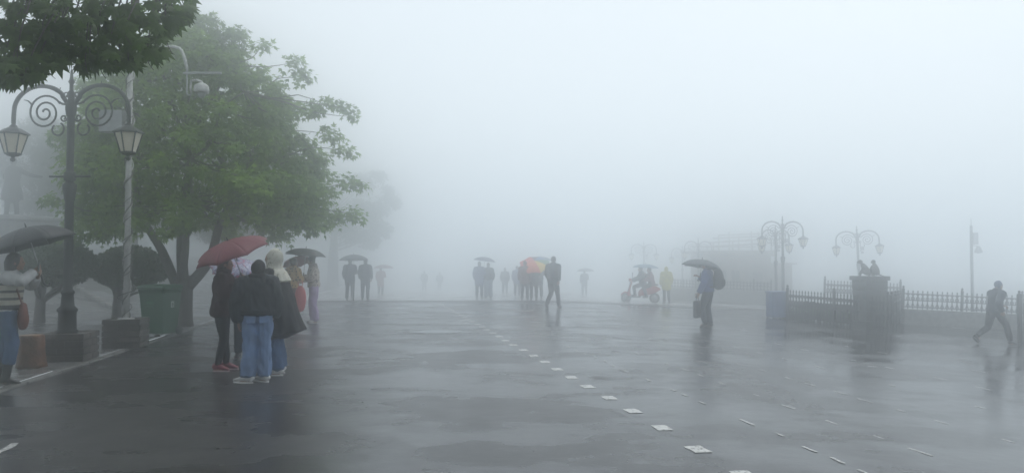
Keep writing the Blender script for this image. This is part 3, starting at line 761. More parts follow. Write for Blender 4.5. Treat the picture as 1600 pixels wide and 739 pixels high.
def px_of(p):
    d = p.y
    return (800 + F * p.x / d, 407 - F * (p.z - CAMH) / d) if d > .3 else (-999, -999)
EDGE = [(-80, 165), (0, 152), (28, 150), (60, 138), (80, 122), (92, 108), (104, 100), (112, 122), (135, 126), (165, 124), (205, 116), (240, 112), (250, 78), (272, 62), (294, 40), (300, 10), (300, -300)]
def under_edge(p, pad=0):
    x, y_ = px_of(p)
    if x < -70 or x > 1680 or y_ > 800 or y_ < -60: return True
    if x > 300: return False
    for (xa, ya), (xb, yb) in zip(EDGE, EDGE[1:]):
        if xa <= x <= xb:
            lim = ya + (yb - ya) * (x - xa) / max(1e-6, xb - xa)
            return y_ + pad < lim
    return y_ < 152
def near_tree():
    g = random.Random(5)
    base = Vector((-7.2, 5.2, gz(-7.2, 5.2) + .03)); t = empty('near_tree', base, 0, 'dark leafy maple-like bough hanging in from the top left corner', 'tree')
    tb = B(); pts = []
    tube(tb, [(0, 0, -.1), (0, 0, .3), (.05, 0, 1.2), (.1, .05, 2.1)], [.34, .26, .22, .2], 12, 4)
    fork = Vector((.1, .05, 2.05))
    mains = [Vector((4.6, .4, 3.7)), Vector((2.6, -3.4, 4.2)), Vector((-2.8, -2.0, 4.2)), Vector((-2.6, 2.2, 4.2)), Vector((.4, .3, 5.2)), Vector((1.2, 2.6, 4.4)), Vector((4.6, -1.6, 4.3)), Vector((3.4, .9, 3.75)), Vector((5.6, -3.4, 4.4)), Vector((7.6, -2.4, 4.6)), Vector((6.0, -6.0, 4.4)), Vector((.5, -6.5, 4.4))]
    for i, e_ in enumerate(mains):
        m_ = fork.lerp(e_, .5) + Vector((0, 0, .7)); q_ = [fork, fork.lerp(m_, .5) + Vector((0, 0, .15)), m_, m_.lerp(e_, .5) + Vector((0, 0, .12)), e_]
        tube(tb, q_, [.13, .1, .07, .045, .015], 8, 4); pts += catmull(q_[1:], 4)
    mk('trunk', tb, M_BARK, t)
    br = B(); V = []; Fc = []; cand = []
    keep = lambda q: under_edge(q + base)
    for _ in range(620):  # unseen part of the crown, enlarged overhead to shade the near fog
        u = rvec(g) * (g.random() ** .4); c = Vector((2.4 + u.x * 7.2, -2.2 + u.y * 8.0, 4.5 + u.z * 1.9)); cr = g.uniform(.45, .75)
        x_, y_ = px_of(c + base)
        if c.y + base.y > 4.2 and c.x + base.x > -6.2: continue
        if x_ > -140 and -140 < y_ < 800 and c.y + base.y > .3: continue
        s_ = min(pts, key=lambda o: (o - c).length); limb(br, s_, c, .016, .005, g, .06, 2)
        clump(V, Fc, c, cr, 75, (c - fork).normalized(), .17, TRIL, g, .8, keep)
    # hanging sprays at the crown's edge
    sprays = [(280, 12, 5.9), (255, 70, 5.7), (238, 92, 5.6), (195, 98, 5.4), (150, 108, 5.4), (35, 118, 5.0), (70, 108, 5.2), (0, 100, 5.1), (30, 30, 5.2), (90, 25, 5.4), (150, 30, 5.3), (210, 30, 5.5), (250, 20, 5.7), (20, 90, 5.0), (10, 125, 5.0), (60, 45, 5.2), (120, 70, 5.4), (165, 85, 5.3), (215, 85, 5.6), (190, 55, 5.2), (50, 116, 5.1), (135, 95, 5.4), (235, 55, 5.6), (40, 5, 5.4), (110, 0, 5.2), (180, 0, 5.4), (265, 30, 5.8), (0, 60, 5.2), (85, 55, 5.3), (150, 60, 5.6), (20, 60, 5.6), (225, 95, 5.5), (270, 0, 5.7), (100, 85, 5.5), (180, 105, 5.5), (128, 108, 5.3), (5, 20, 5.6), (70, 15, 5.7), (130, 20, 5.7), (200, 15, 5.8), (105, 50, 5.8), (160, 40, 5.8)]
    for px, py, d in sprays:
        c = Vector(((px - 800) / F * d, d, CAMH - (py - 407) / F * d)) - base; cr = g.uniform(.12, .20)
        tops = [o for o in pts if o.z > c.z + .15]; s_ = min(tops, key=lambda o: (o - c).length + .6 * abs(o.x - c.x))
        tube(br, [s_, s_.lerp(c, .5) + Vector((0, 0, .14)), c + Vector((0, 0, .06)), c + Vector((.05, 0, -.06))], [.009, .007, .004, .002], 6, 3)
        for k in range(15):
            u = rvec(g); q = c + Vector((u.x, u.y, u.z * .85)) * cr * g.uniform(.3, 1.25)
            if not under_edge(q + base, 24): continue
            d_ = Vector((u.x * .6, u.y * .6, -.75)) + rvec(g) * .45; nn = Vector((0, -.55, .6)) + u * .5 + rvec(g) * .4
            cand.append((q, d_.normalized(), nn.normalized(), .13 * g.uniform(.6, 1.25)))
    mk('branches', br, M_BARK, t)['kind'] = 'stuff'
    # single leaves, each its own piece; the ones past the count limit are joined
    v1 = []; f1 = []; leaf_geo(v1, f1, Vector((0, 0, 0)), Vector((0, 1, 0)), Vector((0, 0, 1)), 1.0, PALM, .2)
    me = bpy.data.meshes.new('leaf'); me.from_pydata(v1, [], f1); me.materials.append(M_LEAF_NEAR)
    cand.sort(key=lambda k: k[0].y)
    for i, (q, d, nn, sz) in enumerate(cand):
        if i < 300:
            s_ = d.cross(nn).normalized(); n2 = s_.cross(d)
            o = bpy.data.objects.new('leaf', me); COL.objects.link(o); o.parent = t
            o.matrix_local = Matrix.Translation(q) @ Matrix((s_, d, n2)).transposed().to_4x4() @ Matrix.Scale(sz, 4)
        else: leaf_geo(V, Fc, q, d, nn, sz, PALM)
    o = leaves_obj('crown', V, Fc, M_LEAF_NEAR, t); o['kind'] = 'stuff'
near_tree()

def far_tree(px, d, label, h, w, seed, trunk_r=.3, n=42, lift=0.0, leaf=.24, gap=.46):
    g = random.Random(seed); q = at(px, d); t = empty('hazy_tree', q, 0, label, 'tree')
    tb = B(); tube(tb, [(0, 0, -.2), (0, 0, .3), (.05, 0, h * .25), (.1, 0, h * .4), (.1, 0, h * .75)], [trunk_r * 1.2, trunk_r, trunk_r * .85, trunk_r * .6, .08], 10, 4)
    V = []; Fc = []; cl = []; tr = 0
    while len(cl) < n and tr < 4000:
        tr += 1; u = rvec(g); f = g.uniform(.5, 1) ** .6
        c = Vector((lift + u.x * w * f, u.y * w * .9 * f, h * .66 + u.z * h * .33 * f)); cr = g.uniform(.5, .95) * w / 3.2
        if all((c - o).length > gap * (cr + r2) for o, r2 in cl): cl.append((c, cr))
    for c, cr in cl:
        s_ = Vector((.1, 0, min(max(c.z * .7, h * .3), h * .72))); limb(tb, s_, c, .05, .012, g, .08, 2)
        clump(V, Fc, c, cr, int(120 * (cr / .6) ** 2), (c - Vector((0, 0, h * .6))).normalized(), leaf, TRIL, g)
    mk('trunk', tb, M_BARK, t); o = leaves_obj('crown', V, Fc, M_LEAF_FAR, t); o['kind'] = 'stuff'
far_tree(520, 64, 'faint tree in the fog right of the big green tree', 9.6, 4.0, 3, .5, 26, 2.0, .3, .6)
far_tree(60, 44, 'faint tree in the fog behind the statue', 7.5, 4.2, 4, .35, 40)
far_tree(205, 42, 'dim tree behind the two clipped bushes', 8.5, 4.6, 5, .35, 44)
far_tree(350, 46, 'dim tree far behind the shade tree', 8.0, 4.6, 6, .35, 40)

def topiary(px, d, w, h, zc, seed, label):
    g = random.Random(seed); q = at(px, d); t = empty('clipped_bush', (q.x, q.y, q.z + .03), 0, label, 'bush', 'mushroom-shaped clipped bushes')
    cx = .35
    tb = B(); pts = [(0, 0, -.1), (0, 0, .2), (.02, 0, .6), (.05, 0, zc - .1)]; tube(tb, pts, [.15, .12, .11, .10], 10, 3)
    for k in range(9):
        a = k * 2.4; e_ = Vector((cx + w * .36 * math.cos(a), w * .36 * math.sin(a), zc - h * .15)); limb(tb, Vector((.02, 0, .45 + .05 * (k % 5))), e_, .05, .015, g, .1, 3)
    mk('trunk', tb, M_BARK, t)
    V = []; Fc = []
    for _ in range(9000):
        u = rvec(g)
        zz = u.z if u.z > 0 else u.z * .72
        f = g.uniform(.86, 1.06) * (1 + .07 * noise.noise(u * 3 + Vector((seed, 0, 0))))
        c = Vector((cx + u.x * w / 2 * f, u.y * w / 2 * f, zc + zz * h / 2 * f))
        leaf_geo(V, Fc, c, rvec(g) + u * .5, u + rvec(g) * .7, .075 * g.uniform(.7, 1.3), [(0, 0), (-.4, .5), (0, 1), (.4, .5)], .1)
    b = B(); ball(b, (cx, 0, zc), (w * .43, w * .43, h * .40), 3)
    mk('foliage_core', b, M_LEAF_BUSH, t); o = leaves_obj('foliage', V, Fc, M_LEAF_BUSH, t); o['kind'] = 'stuff'
topiary(64, 18.6, 1.75, 1.2, 1.38, 1, 'dark mushroom-shaped clipped bush left of the near lamp post')
topiary(184, 20.0, 1.75, 1.2, 1.30, 2, 'dark mushroom-shaped clipped bush behind the white cable-wrapped pole')

hedge(at(1236, 25.6), at(1335, 23.3), .5, .6, 'dark low hedge growing behind the iron fence beside the stone pillar')
# tree stump seat beside the left person
def stump():
    q = at(52, 11.2); t = empty('tree_stump', (q.x, q.y, q.z + .03), .4, 'orange-brown cut tree stump beside the brick planter', 'stump')
    b = B(); lathe(b, [(.2, 0), (.185, .06), (.165, .25), (.16, .46), (.15, .475)], seg=22)
    for v in b.verts:
        a = math.atan2(v.co.y, v.co.x); k = 1 + .10 * math.sin(5 * a) + .06 * noise.noise(Vector((math.cos(a) * 3, math.sin(a) * 3, v.co.z * 2))); v.co.x *= k; v.co.y *= k
    mk('bark', b, mat('stump_wood', (.11, .045, .020), .5, .5, 7, .9, 28), t)
    b = B(); lathe(b, [(.0, .479), (.14, .479), (.15, .476)], seg=22)
    mk('cut_face', b, mat('stump_cut', (.17, .09, .04), .5, .3, 25), t)
stump()
q = at(-8, 10.4)
t = empty('green_sack', (q.x, q.y, q.z + .03), 0, 'bright green sack standing at the left frame edge', 'sack')
b = B(); tube(b, [(0, 0, .03), (0, 0, .2), (.01, 0, .45), (0, 0, .72), (0, 0, .84)], [(.15, .1), (.17, .14), (.16, .13), (.14, .09), (.10, .03)], 16, 3, (1, 0, 0))
link('sack_body', remesh(b, .015, 2, .012, 8, 3), t, cloth('green_sack_cloth', (.03, .30, .04)))
b = B(); tube(b, [(-.08, 0, .84), (-.06, 0, 1.0), (.06, 0, 1.0), (.08, 0, .84)], .012, 6, 4); mk('handle', b, cloth('green_sack_cloth', (.03, .30, .04)), t)

# ------------------------------------------------------------------ people
def hand(bm, wrist, d, nrm, s, curl=.6):
    """palm, four unequal curled fingers and a thumb leaving the side of the palm; nrm = palm side"""
    d = d.normalized(); nrm = (nrm - d * nrm.dot(d)).normalized(); w = d.cross(nrm)
    tube(bm, [wrist - d * .02 * s, wrist + d * .03 * s, wrist + d * .085 * s], [(.026 * s, .020 * s), (.038 * s, .017 * s), (.040 * s, .014 * s)], 10, 2, tuple(w))
    for k, L in enumerate((.068, .078, .072, .056)):
        o = wrist + d * .085 * s + w * ((k - 1.5) * .0205 * s); p_ = [o]; a = curl * .5
        for f in (.45, .32, .25):
            o = o + (d * math.cos(a) + nrm * math.sin(a)) * L * f * 1.05 * s; p_.append(o); a += curl
        tube(bm, p_, [.0095 * s, .009 * s, .0085 * s, .007 * s], 7, 2)
    o = wrist + d * .03 * s + w * (-.034 * s)
    p_ = [o, o + (d * .6 - w * .55 + nrm * .3) * .035 * s]; p_.append(p_[-1] + (d * .85 - w * .1 + nrm * .5) * .03 * s); p_.append(p_[-1] + (d * .9 + nrm * .5 + w * .1) * .022 * s)
    tube(bm, p_, [.012 * s, .0105 * s, .0095 * s, .0075 * s], 7, 2)
LEGS = {'slim': (.105, .090, .064, .060, .046), 'straight': (.11, .10, .080, .074, .066), 'wide': (.115, .115, .102, .104, .100)}
PCOUNT = [0]
def person(label, px, d, face, H=1.68, pose=None, top=None, legs=None, shoes=None, hair='short', skin=None, vox=.012, build=1.0, group=None, fingers=True, hair_mat=None):
    pose = pose or {}; top = top or {}; legs = legs or {}; shoes = shoes or {}; skin = skin or M_SKIN
    PCOUNT[0] += 1; seed = PCOUNT[0] * 1.37
    s = H / 1.70; Vv = lambda t_: Vector(t_) * s
    loc = at(px, d) if not isinstance(px, Vector) else px
    root = empty('person', loc, R(face - 90), label, 'person', group)
    pel = Vv(pose.get('pel', (0, 0, .93))); che = Vv(pose.get('che', tuple(Vector(pose.get('pel', (0, 0, .93))) + Vector((0, .015, .34)))))
    ax = (che - pel).normalized(); shc = che + ax * .115 * s; nb = che + ax * .19 * s
    hd = nb + ax * .10 * s + Vv(pose.get('head', (0, .025, .02)))
    hrot = Matrix.Rotation(R(pose.get('hy', 0)), 3, 'Z') @ Matrix.Rotation(R(pose.get('hp', 0)), 3, 'X')
    bw = build
    J = {}
    for sd, n in ((1, 'r'), (-1, 'l')):
        sh = shc + Vector((sd * .165 * bw * s, 0, -.01 * s))
        el, ha = pose.get('arm_' + n, ((sd * .235, -.03, 1.12), (sd * .225, .10, .89)))
        kn, an, fd = pose.get('leg_' + n, ((sd * .105, .02, .50), (sd * .115, -.03, .085), sd * -8))
        hip = pel + Vector((sd * .088 * s, 0, -.01 * s))
        J[n] = (sh, Vv(el), Vv(ha), hip, Vv(kn), Vv(an), fd)
    # body, one continuous surface
    b = B()
    tube(b, [pel - ax * .05 * s, pel + ax * .04 * s, pel.lerp(che, .45), che, shc, nb, nb + ax * .06 * s], [(.12 * s, .09 * s), (.15 * s, .10 * s), (.125 * s, .085 * s), (.14 * s * bw, .10 * s), (.14 * s * bw, .075 * s), (.06 * s, .058 * s), (.052 * s, .055 * s)], 14, 3, (1, 0, 0))
    tube(b, [nb - ax * .02 * s, hd - Vv((0, .01, .05))], [.055 * s, .05 * s], 10, 1)
    g = ball(b, (0, 0, 0), (.074 * s, .094 * s, .115 * s), 3)
    for v in g:
        z = v.co.z / (.115 * s)
        if z < 0: v.co.x *= 1 + .30 * z; v.co.y += .012 * s * (-z)
    ball(b, (0, .094 * s, -.012 * s), (.013 * s, .022 * s, .022 * s), 1)
    ball(b, (0, .083 * s, -.055 * s), (.024 * s, .016 * s, .010 * s), 1); ball(b, (0, .078 * s, -.088 * s), (.022 * s, .018 * s, .015 * s), 1); ball(b, (0, .084 * s, .022 * s), (.048 * s, .012 * s, .010 * s), 1)
    for sd in (-1, 1): ball(b, (sd * .077 * s, -.005 * s, -.01 * s), (.010 * s, .022 * s, .033 * s), 1)
    hv = [v for v in b.verts if v.co.length < .16 * s]
    for v in hv: v.co = hrot @ v.co + hd
    for n in 'rl':
        sh, el, ha, hip, kn, an, fd = J[n]
        tube(b, [sh - Vector(((1 if n == 'r' else -1) * .06 * s, 0, 0)), sh, sh.lerp(el, .5), el, el.lerp(ha, .5), ha], [.05 * s, .052 * s, .044 * s, .038 * s, .034 * s, .025 * s], 10, 3)
        dd = (ha - el).normalized(); inner = Vector((-1 if n == 'r' else 1, .3, 0)) if abs(dd.z) > .6 else Vector((0, 0, -1))
        inner = Vector(pose.get('palm_' + n, inner))
        if fingers: hand(b, ha, dd, inner, s, pose.get('curl_' + n, .6))
        else: hand(b, ha, dd, inner, s * 1.1, .9)
        tube(b, [hip, hip.lerp(kn, .5), kn, kn.lerp(an, .45), an], [.085 * s, .078 * s, .056 * s, .052 * s, .034 * s], 10, 3)
        fdir = Matrix.Rotation(R(fd), 3, 'Z') @ Vector((0, 1, 0))
        tube(b, [an - fdir * .04 * s - Vector((0, 0, .045 * s)), an + fdir * .06 * s - Vector((0, 0, .045 * s)), an + fdir * .13 * s - Vector((0, 0, .055 * s))], [.03 * s, .034 * s, .022 * s], 8, 2)
    link('body', remesh(b, vox * .75, 2), root, skin)
    # eyes
    if vox < .013:
        for sd in (-1, 1):
            b = B(); ball(b, hrot @ Vector((sd * .031 * s, .080 * s, .004 * s)) + hd, .0125 * s, 1); mk('eye', b, mat('eye', (.03, .025, .02), .15), root)
    # hair
    hm = hair_mat or M_HAIR
    if hair:
        b = B(); o = hrot @ Vector((0, -.020 * s, .022 * s)) + hd
        ball(b, o, (.086 * s, .098 * s, .112 * s), 3, hrot)
        if hair in ('long', 'pony'):
            tube(b, [hrot @ Vv((0, -.07, .04)) + hd, hrot @ Vv((0, -.105, -.08)) + hd, che + Vv((0, -.125, .08))], [(.07 * s, .04 * s), (.085 * s, .035 * s), (.06 * s, .02 * s)] if hair == 'long' else [.04 * s, .035 * s, .015 * s], 10, 4, (1, 0, 0))
        if hair == 'bun': ball(b, hrot @ Vv((0, -.115, .06)) + hd, (.045 * s, .042 * s, .042 * s), 2)
        if hair == 'bob': tube(b, [hrot @ Vv((0, -.05, .02)) + hd, hrot @ Vv((0, -.05, -.10)) + hd], [(.098 * s, .075 * s), (.10 * s, .075 * s)], 12, 1, (1, 0, 0))
        if hair in ('hood', 'scarf'):
            b.free(); b = B()
            ball(b, hrot @ Vv((0, -.044, .02)) + hd, (.100 * s, .116 * s, .138 * s) if hair == 'scarf' else (.10 * s, .11 * s, .122 * s), 3, hrot)
            tube(b, [hrot @ Vv((0, -.03, -.02)) + hd, hrot @ Vv((0, -.035, -.12)) + hd, shc + Vv((0, -.01, .0)), che + Vv((0, -.03, -.02))], [(.098 * s, .108 * s), (.112 * s, .115 * s), (.185 * s, .155 * s), (.225 * s, .20 * s)] if hair == 'scarf' else [(.09 * s, .09 * s), (.10 * s, .09 * s), (.13 * s, .10 * s), (.12 * s, .09 * s)], 14, 4, (1, 0, 0))
        me = remesh(b, max(vox, .010), 1, .006 if hair not in ('hood', 'scarf') else .006, 26 if hair not in ('hood', 'scarf') else 13, seed)
        link({'hood': 'hood', 'scarf': 'head_scarf'}.get(hair, 'hair'), me, root, hm)
    # trousers
    lg = LEGS[legs.get('fit', 'straight')]; b = B()
    tube(b, [pel - ax * .09 * s, pel, pel + ax * .09 * s, pel + ax * .15 * s], [(.13 * s, .11 * s), (.168 * s * bw, .122 * s), (.155 * s * bw, .112 * s), (.14 * s * bw, .10 * s)], 14, 3, (1, 0, 0))
    hemk = legs.get('hem', .93)
    for n in 'rl':
        sh, el, ha, hip, kn, an, fd = J[n]
        end = kn.lerp(an, hemk) - Vector((0, 0, .02 * s)) * (1 if legs.get('fit') == 'wide' else 0)
        tube(b, [hip + Vector((0, 0, .02 * s)), hip.lerp(kn, .45), kn, kn.lerp(an, .5), end], [r_ * s for r_ in lg], 12, 4)
    link(legs.get('name', 'trousers'), remesh(b, vox, 2, (.024 if lg[4] > .09 else .013) if lg[4] > .05 else .008, 10, seed), root, legs['m'])
    # jacket / sweater
    bulk = top.get('bulk', .012); hem = top.get('hem', -.06); fl = top.get('flare', 0)
    b = B(); k = bulk
    hp0 = pel + ax * hem * s; e = lambda a, c: ((a + k) * s * bw, (c + k) * s)
    tube(b, [hp0, hp0.lerp(pel + ax * .1 * s, .5), pel + ax * .14 * s, pel.lerp(che, .7), che, shc, nb + ax * .005 * s, nb + ax * .035 * s], [e(.165 + fl, .122 + fl), e(.165 + fl * .5, .122 + fl * .5), e(.150, .108), e(.152, .112), e(.165, .118), e(.148, .088), e(.068, .064), e(.058, .060)], 16, 3, (1, 0, 0))
    sl = top.get('sleeve', .93)
    for n in 'rl':
        sh, el, ha, hip, kn, an, fd = J[n]; sd = 1 if n == 'r' else -1
        pts_ = [sh - Vector((sd * .07 * s, 0, .01 * s)), sh, sh.lerp(el, .5), el, el.lerp(ha, .5), el.lerp(ha, sl)]
        rad_ = [.058, .066, .056, .050, .044, .036]
        if sl < .2: pts_ = pts_[:4]; rad_ = rad_[:4]
        tube(b, pts_, [(r_ + k * 1.15) * s for r_ in rad_], 12, 3)
    link(top.get('name', 'jacket'), remesh(b, vox, 2, top.get('fold', .011), 8, seed + 5), root, top['m'])
    if top.get('vest'):
        b = B(); k2 = .016; ev = lambda a, c: ((a + k + k2) * s * bw, (c + k + k2) * s)
        tube(b, [pel + ax * .05 * s, pel + ax * .14 * s, pel.lerp(che, .7), che, shc - ax * .02 * s, nb - ax * .02 * s], [ev(.160, .118), ev(.150, .108), ev(.152, .112), ev(.165, .118), ev(.148, .092), ev(.075, .07)], 16, 3, (1, 0, 0))
        link('knit_vest', remesh(b, vox, 2, .008, 9, seed), root, top['vest'])
    if top.get('trim'):
        b = B(); tube(b, [nb + ax * .0 * s, nb + ax * .045 * s], [e(.080, .078), e(.070, .072)], 16, 1, (1, 0, 0)); link('collar', remesh(b, vox, 1, .004, 14, seed), root, top['trim'])
        b = B(); tube(b, [hp0 - ax * .02 * s, hp0 + ax * .045 * s], [e(.163 + fl, .120 + fl), e(.166 + fl, .124 + fl)], 16, 1, (1, 0, 0)); link('waistband', remesh(b, vox, 1, .004, 14, seed), root, top['trim'])
        for n in 'rl':
            sh, el, ha, hip, kn, an, fd = J[n]; b = B(); tube(b, [el.lerp(ha, sl - .12), el.lerp(ha, sl + .02)], [(.040 + k) * s, (.036 + k) * s], 12, 1); link('cuff', remesh(b, vox, 1), root, top['trim'])
    if legs.get('pockets'):
        for sd in (-1, 1):
            b = B(); bevel(box(b, (0, 0, 0), (.115 * s, .014 * s, .125 * s), 0, 1.1), .004); o = mk('pocket', b, legs['m'], root, False); o.location = pel + Vector((sd * .082 * s, -.124 * s, -.035 * s)); o.rotation_euler = (R(-6), 0, R(sd * 14))
    # shoes
    for n in 'rl':
        sh, el, ha, hip, kn, an, fd = J[n]
        rot = Matrix.Rotation(R(fd), 3, 'Z') @ Matrix.Rotation(R(pose.get('foot_' + n, 0)), 3, 'X')
        big = shoes.get('big', 1.0); b = B(); P = lambda y_, z_: rot @ Vv((0, y_ * big, z_)) + an
        tube(b, [P(-.055, -.035), P(-.03, -.015), P(.03, -.018), P(.09, -.036), P(.145, -.048), P(.17, -.055)], [(.034 * s * big, .038 * s), (.040 * s * big, .052 * s), (.043 * s * big, .046 * s), (.046 * s * big, .032 * s), (.040 * s * big, .022 * s), (.022 * s * big, .014 * s)], 12, 3, (1, 0, 0))
        if shoes.get('boot'):
            tube(b, [P(0, -.03), an.lerp(kn, .25), an.lerp(kn, shoes['boot'])], [.05 * s, .052 * s, .066 * s], 12, 3)
        sh_o = mk('shoe', b, shoes['m'], root)
        b = B(); ra, rb = [], []
        for i in range(20):
            a = 2 * math.pi * i / 20; yy = math.sin(a); w_ = (.043 + .006 * yy) * big
            ra.append(b.verts.new(rot @ Vv((w_ * math.cos(a), .055 * big + .122 * big * yy, -.066)) + an)); rb.append(b.verts.new(rot @ Vv((w_ * 1.02 * math.cos(a), .055 * big + .124 * big * yy, -.086)) + an))
        for i in range(20): b.faces.new((ra[i], ra[(i + 1) % 20], rb[(i + 1) % 20], rb[i]))
        b.faces.new(ra[::-1]); b.faces.new(rb); mk('sole', b, shoes.get('sole', M_BLACKP), sh_o)
    rz = Matrix.Rotation(R(face - 90), 4, 'Z'); W = lambda v: loc + (rz @ (Vector(v) * s))
    return root, W

def umbrella(label, grip, axis, Rr, depth, mats_, below=.62, spin=0.0, group='open umbrellas'):
    """grip = world point of the hand on the shaft; axis points to the tip"""
    axis = Vector(axis).normalized(); apex = Vector(grip) + axis * below
    qrot = axis.to_track_quat('Z', 'Y')
    t = empty('umbrella', (0, 0, 0), 0, label, 'umbrella', group); t.rotation_mode = 'QUATERNION'
    t.rotation_quaternion = qrot @ Matrix.Rotation(spin, 3, 'Z').to_quaternion(); t.location = apex
    N = 8; da = 2 * math.pi / N
    def rib(f): return Rr * math.sin(f * 1.15) / math.sin(1.15), -depth * (1 - math.cos(f * 1.15)) / (1 - math.cos(1.15))
    b = B(); rows = []; nr, nc = 8, 6
    for i in range(nr + 1):
        f = i / nr; r_, z_ = rib(f); row = []
        for j in range(nc + 1):
            u = j / nc * 2 - 1; a = u * da / 2
            chord = math.cos(da / 2) / math.cos(a)
            sag = (1 - u * u); rr = r_ * (chord * (1 - .06 * sag * f)); zz = z_ + .05 * Rr * sag * f ** 2 * 0.35
            row.append(b.verts.new((rr * math.cos(a), rr * math.sin(a), zz)))
        rows.append(row)
    for i in range(nr):
        for j in range(nc):
            try: b.faces.new((rows[i][j], rows[i + 1][j], rows[i + 1][j + 1], rows[i][j + 1]))
            except ValueError: pass
    bmesh.ops.remove_doubles(b, verts=b.verts, dist=1e-5)
    base = bpy.data.meshes.new('panel'); b.to_mesh(base); b.free(); base.polygons.foreach_set('use_smooth', [True] * len(base.polygons))
    cache = {}
    for k in range(N):
        m = mats_[k % len(mats_)]
        if m.name not in cache:
            me = base.copy(); me.materials.append(m); cache[m.name] = me
        o = bpy.data.objects.new('panel', cache[m.name]); COL.objects.link(o); o.parent = t; o.rotation_euler = (0, 0, k * da)
        sd = o.modifiers.new('thick', 'SOLIDIFY'); sd.thickness = .0025; sd.offset = -1
    b = B(); pts = []
    for i in range(7): r_, z_ = rib(i / 6); pts.append((r_ * .995, 0, z_ - .007))
    tube(b, pts, .003, 5, 1); r0 = mk('rib', b, M_STEEL, t); r0.rotation_euler = (0, 0, da / 2)
    for k in range(1, N): dup_piece(r0, t, (0, 0, 0), (0, 0, da / 2 + k * da))
    b = B(); tube(b, [(0, 0, .035), (0, 0, -below - .08)], .007, 7, 1); mk('shaft', b, M_STEEL, t)
    b = B(); tube(b, [(0, 0, .005), (0, 0, .03), (0, 0, .06)], [.012, .009, .004], 7, 1); mk('ferrule', b, M_BLACKP, t)
    b = B(); tube(b, [(0, 0, -below + .04), (0, 0, -below - .10), (0, .01, -below - .15), (0, .045, -below - .17), (0, .07, -below - .14)], [.014, .014, .013, .013, .012], 8, 3); mk('handle', b, M_BLACKP, t)
    return t
umb = lambda n, c: mat('umbrella_' + n, c, .6, .10, 5, .1, 200)
U_BLACK = umb('black', (.014, .016, .020)); U_MAROON = umb('maroon', (.14, .016, .030)); U_SLATE = umb('slate', (.025, .038, .048)); U_RED = umb('red', (.28, .02, .045))
U_BLUE = umb('pale_blue', (.13, .22, .30)); U_NAVY = umb('navy', (.03, .045, .10)); U_ORANGE = umb('orange', (.72, .13, .04)); U_YEL = umb('yellow', (.75, .5, .05)); U_GRN = umb('green', (.05, .2, .1)); U_SKY = umb('sky', (.08, .2, .4)); U_PINK = umb('rose', (.6, .07, .06)); U_ROSE = umb('dusty', (.22, .12, .13))
C_CHAR = cloth('charcoal_denim', (.024, .030, .036)); C_MARO = cloth('dark_maroon', (.035, .012, .018)); C_BLK = cloth('black_cloth', (.012, .013, .015)); C_BLK2 = cloth('black_trousers', (.010, .010, .012))
C_CHAR2 = cloth('charcoal_trim', (.017, .021, .026)); C_JEAN = mat('light_blue_denim', (.15, .23, .39), .85, .28, 5, .3, 260); C_JEAN2 = mat('blue_denim', (.045, .10, .21), .85, .28, 5, .3, 260)
C_LAV = mat('lavender_velour', (.42, .31, .52), .8, .2, 7, .3, 200); C_NAVY = cloth('navy_cloth', (.02, .03, .05)); C_GREY = cloth('grey_cloth', (.06, .065, .07)); C_WHITE = cloth('white_cloth', (.55, .55, .55))
C_PINKC = cloth('pink_coat', (.30, .14, .13)); C_YEL = cloth('yellow_raincoat', (.46, .42, .06), .4); C_BLUEJ = cloth('blue_shirt', (.05, .085, .26)); C_DGREY = cloth('dark_grey_cloth', (.035, .038, .042)); C_PBLUE = cloth('dusty_blue_cloth', (.10, .13, .24)); C_RUST = cloth('rust_trousers', (.10, .018, .02)); C_TAN = cloth('tan_cloth', (.34, .24, .12)); C_PALE = cloth('pale_trousers', (.24, .28, .33))
S_WHITE = mat('white_shoe', (.66, .65, .63), .5, .12, 12); S_RED = mat('maroon_shoe', (.22, .03, .05), .55, .2, 20); S_BLACK = mat('black_shoe', (.015, .015, .016), .4, .2, 20); S_SOLE = mat('pink_white_sole', (.55, .42, .42), .6, .15, 20)
P_STRIPE = ramp_mat('striped_knit', 'z', [(0, (.015, .015, .02)), (.512, (.42, .40, .33)), (.545, (.015, .015, .02)), (.562, (.42, .40, .33)), (.590, (.015, .015, .02)), (.607, (.42, .40, .33)), (.64, (.015, .015, .02)), (.655, (.5, .52, .54))])
P_LEO = ramp_mat('leopard_print', 'spots', [(0, (.14, .075, .03)), (.30, (.05, .025, .012)), (.36, (.60, .40, .16))], 17)
P_KNIT = ramp_mat('patterned_sweater', 'blotch', [(0, (.16, .12, .12)), (.43, (.52, .45, .38)), (.52, (.66, .61, .54)), (.64, (.32, .24, .2))], 19, .9, 1.2)
P_SCARF = ramp_mat('cream_scarf', 'blotch', [(0, (.16, .15, .11)), (.33, (.36, .34, .26)), (.38, (.50, .49, .43)), (.60, (.40, .38, .30)), (.63, (.54, .53, .47))], 22, .9, 1.0)
P_CLEAR = ramp_mat('printed_umbrella', 'blotch', [(0, (.45, .12, .18)), (.40, (.10, .12, .26)), (.50, (.42, .42, .50)), (.60, (.16, .18, .34))], 7, .35, 2.5)
P_BAGSTR = ramp_mat('striped_bag_cloth', 'z', [(0, (.55, .55, .52)), (.29, (.02, .02, .02))] + [(.29 + .0075 * k, (.5, .5, .47) if k % 2 else (.02, .02, .02)) for k in range(1, 16)])

FRONT = 'pedestrians standing under the trees'; FAR = 'pedestrians out in the fog'
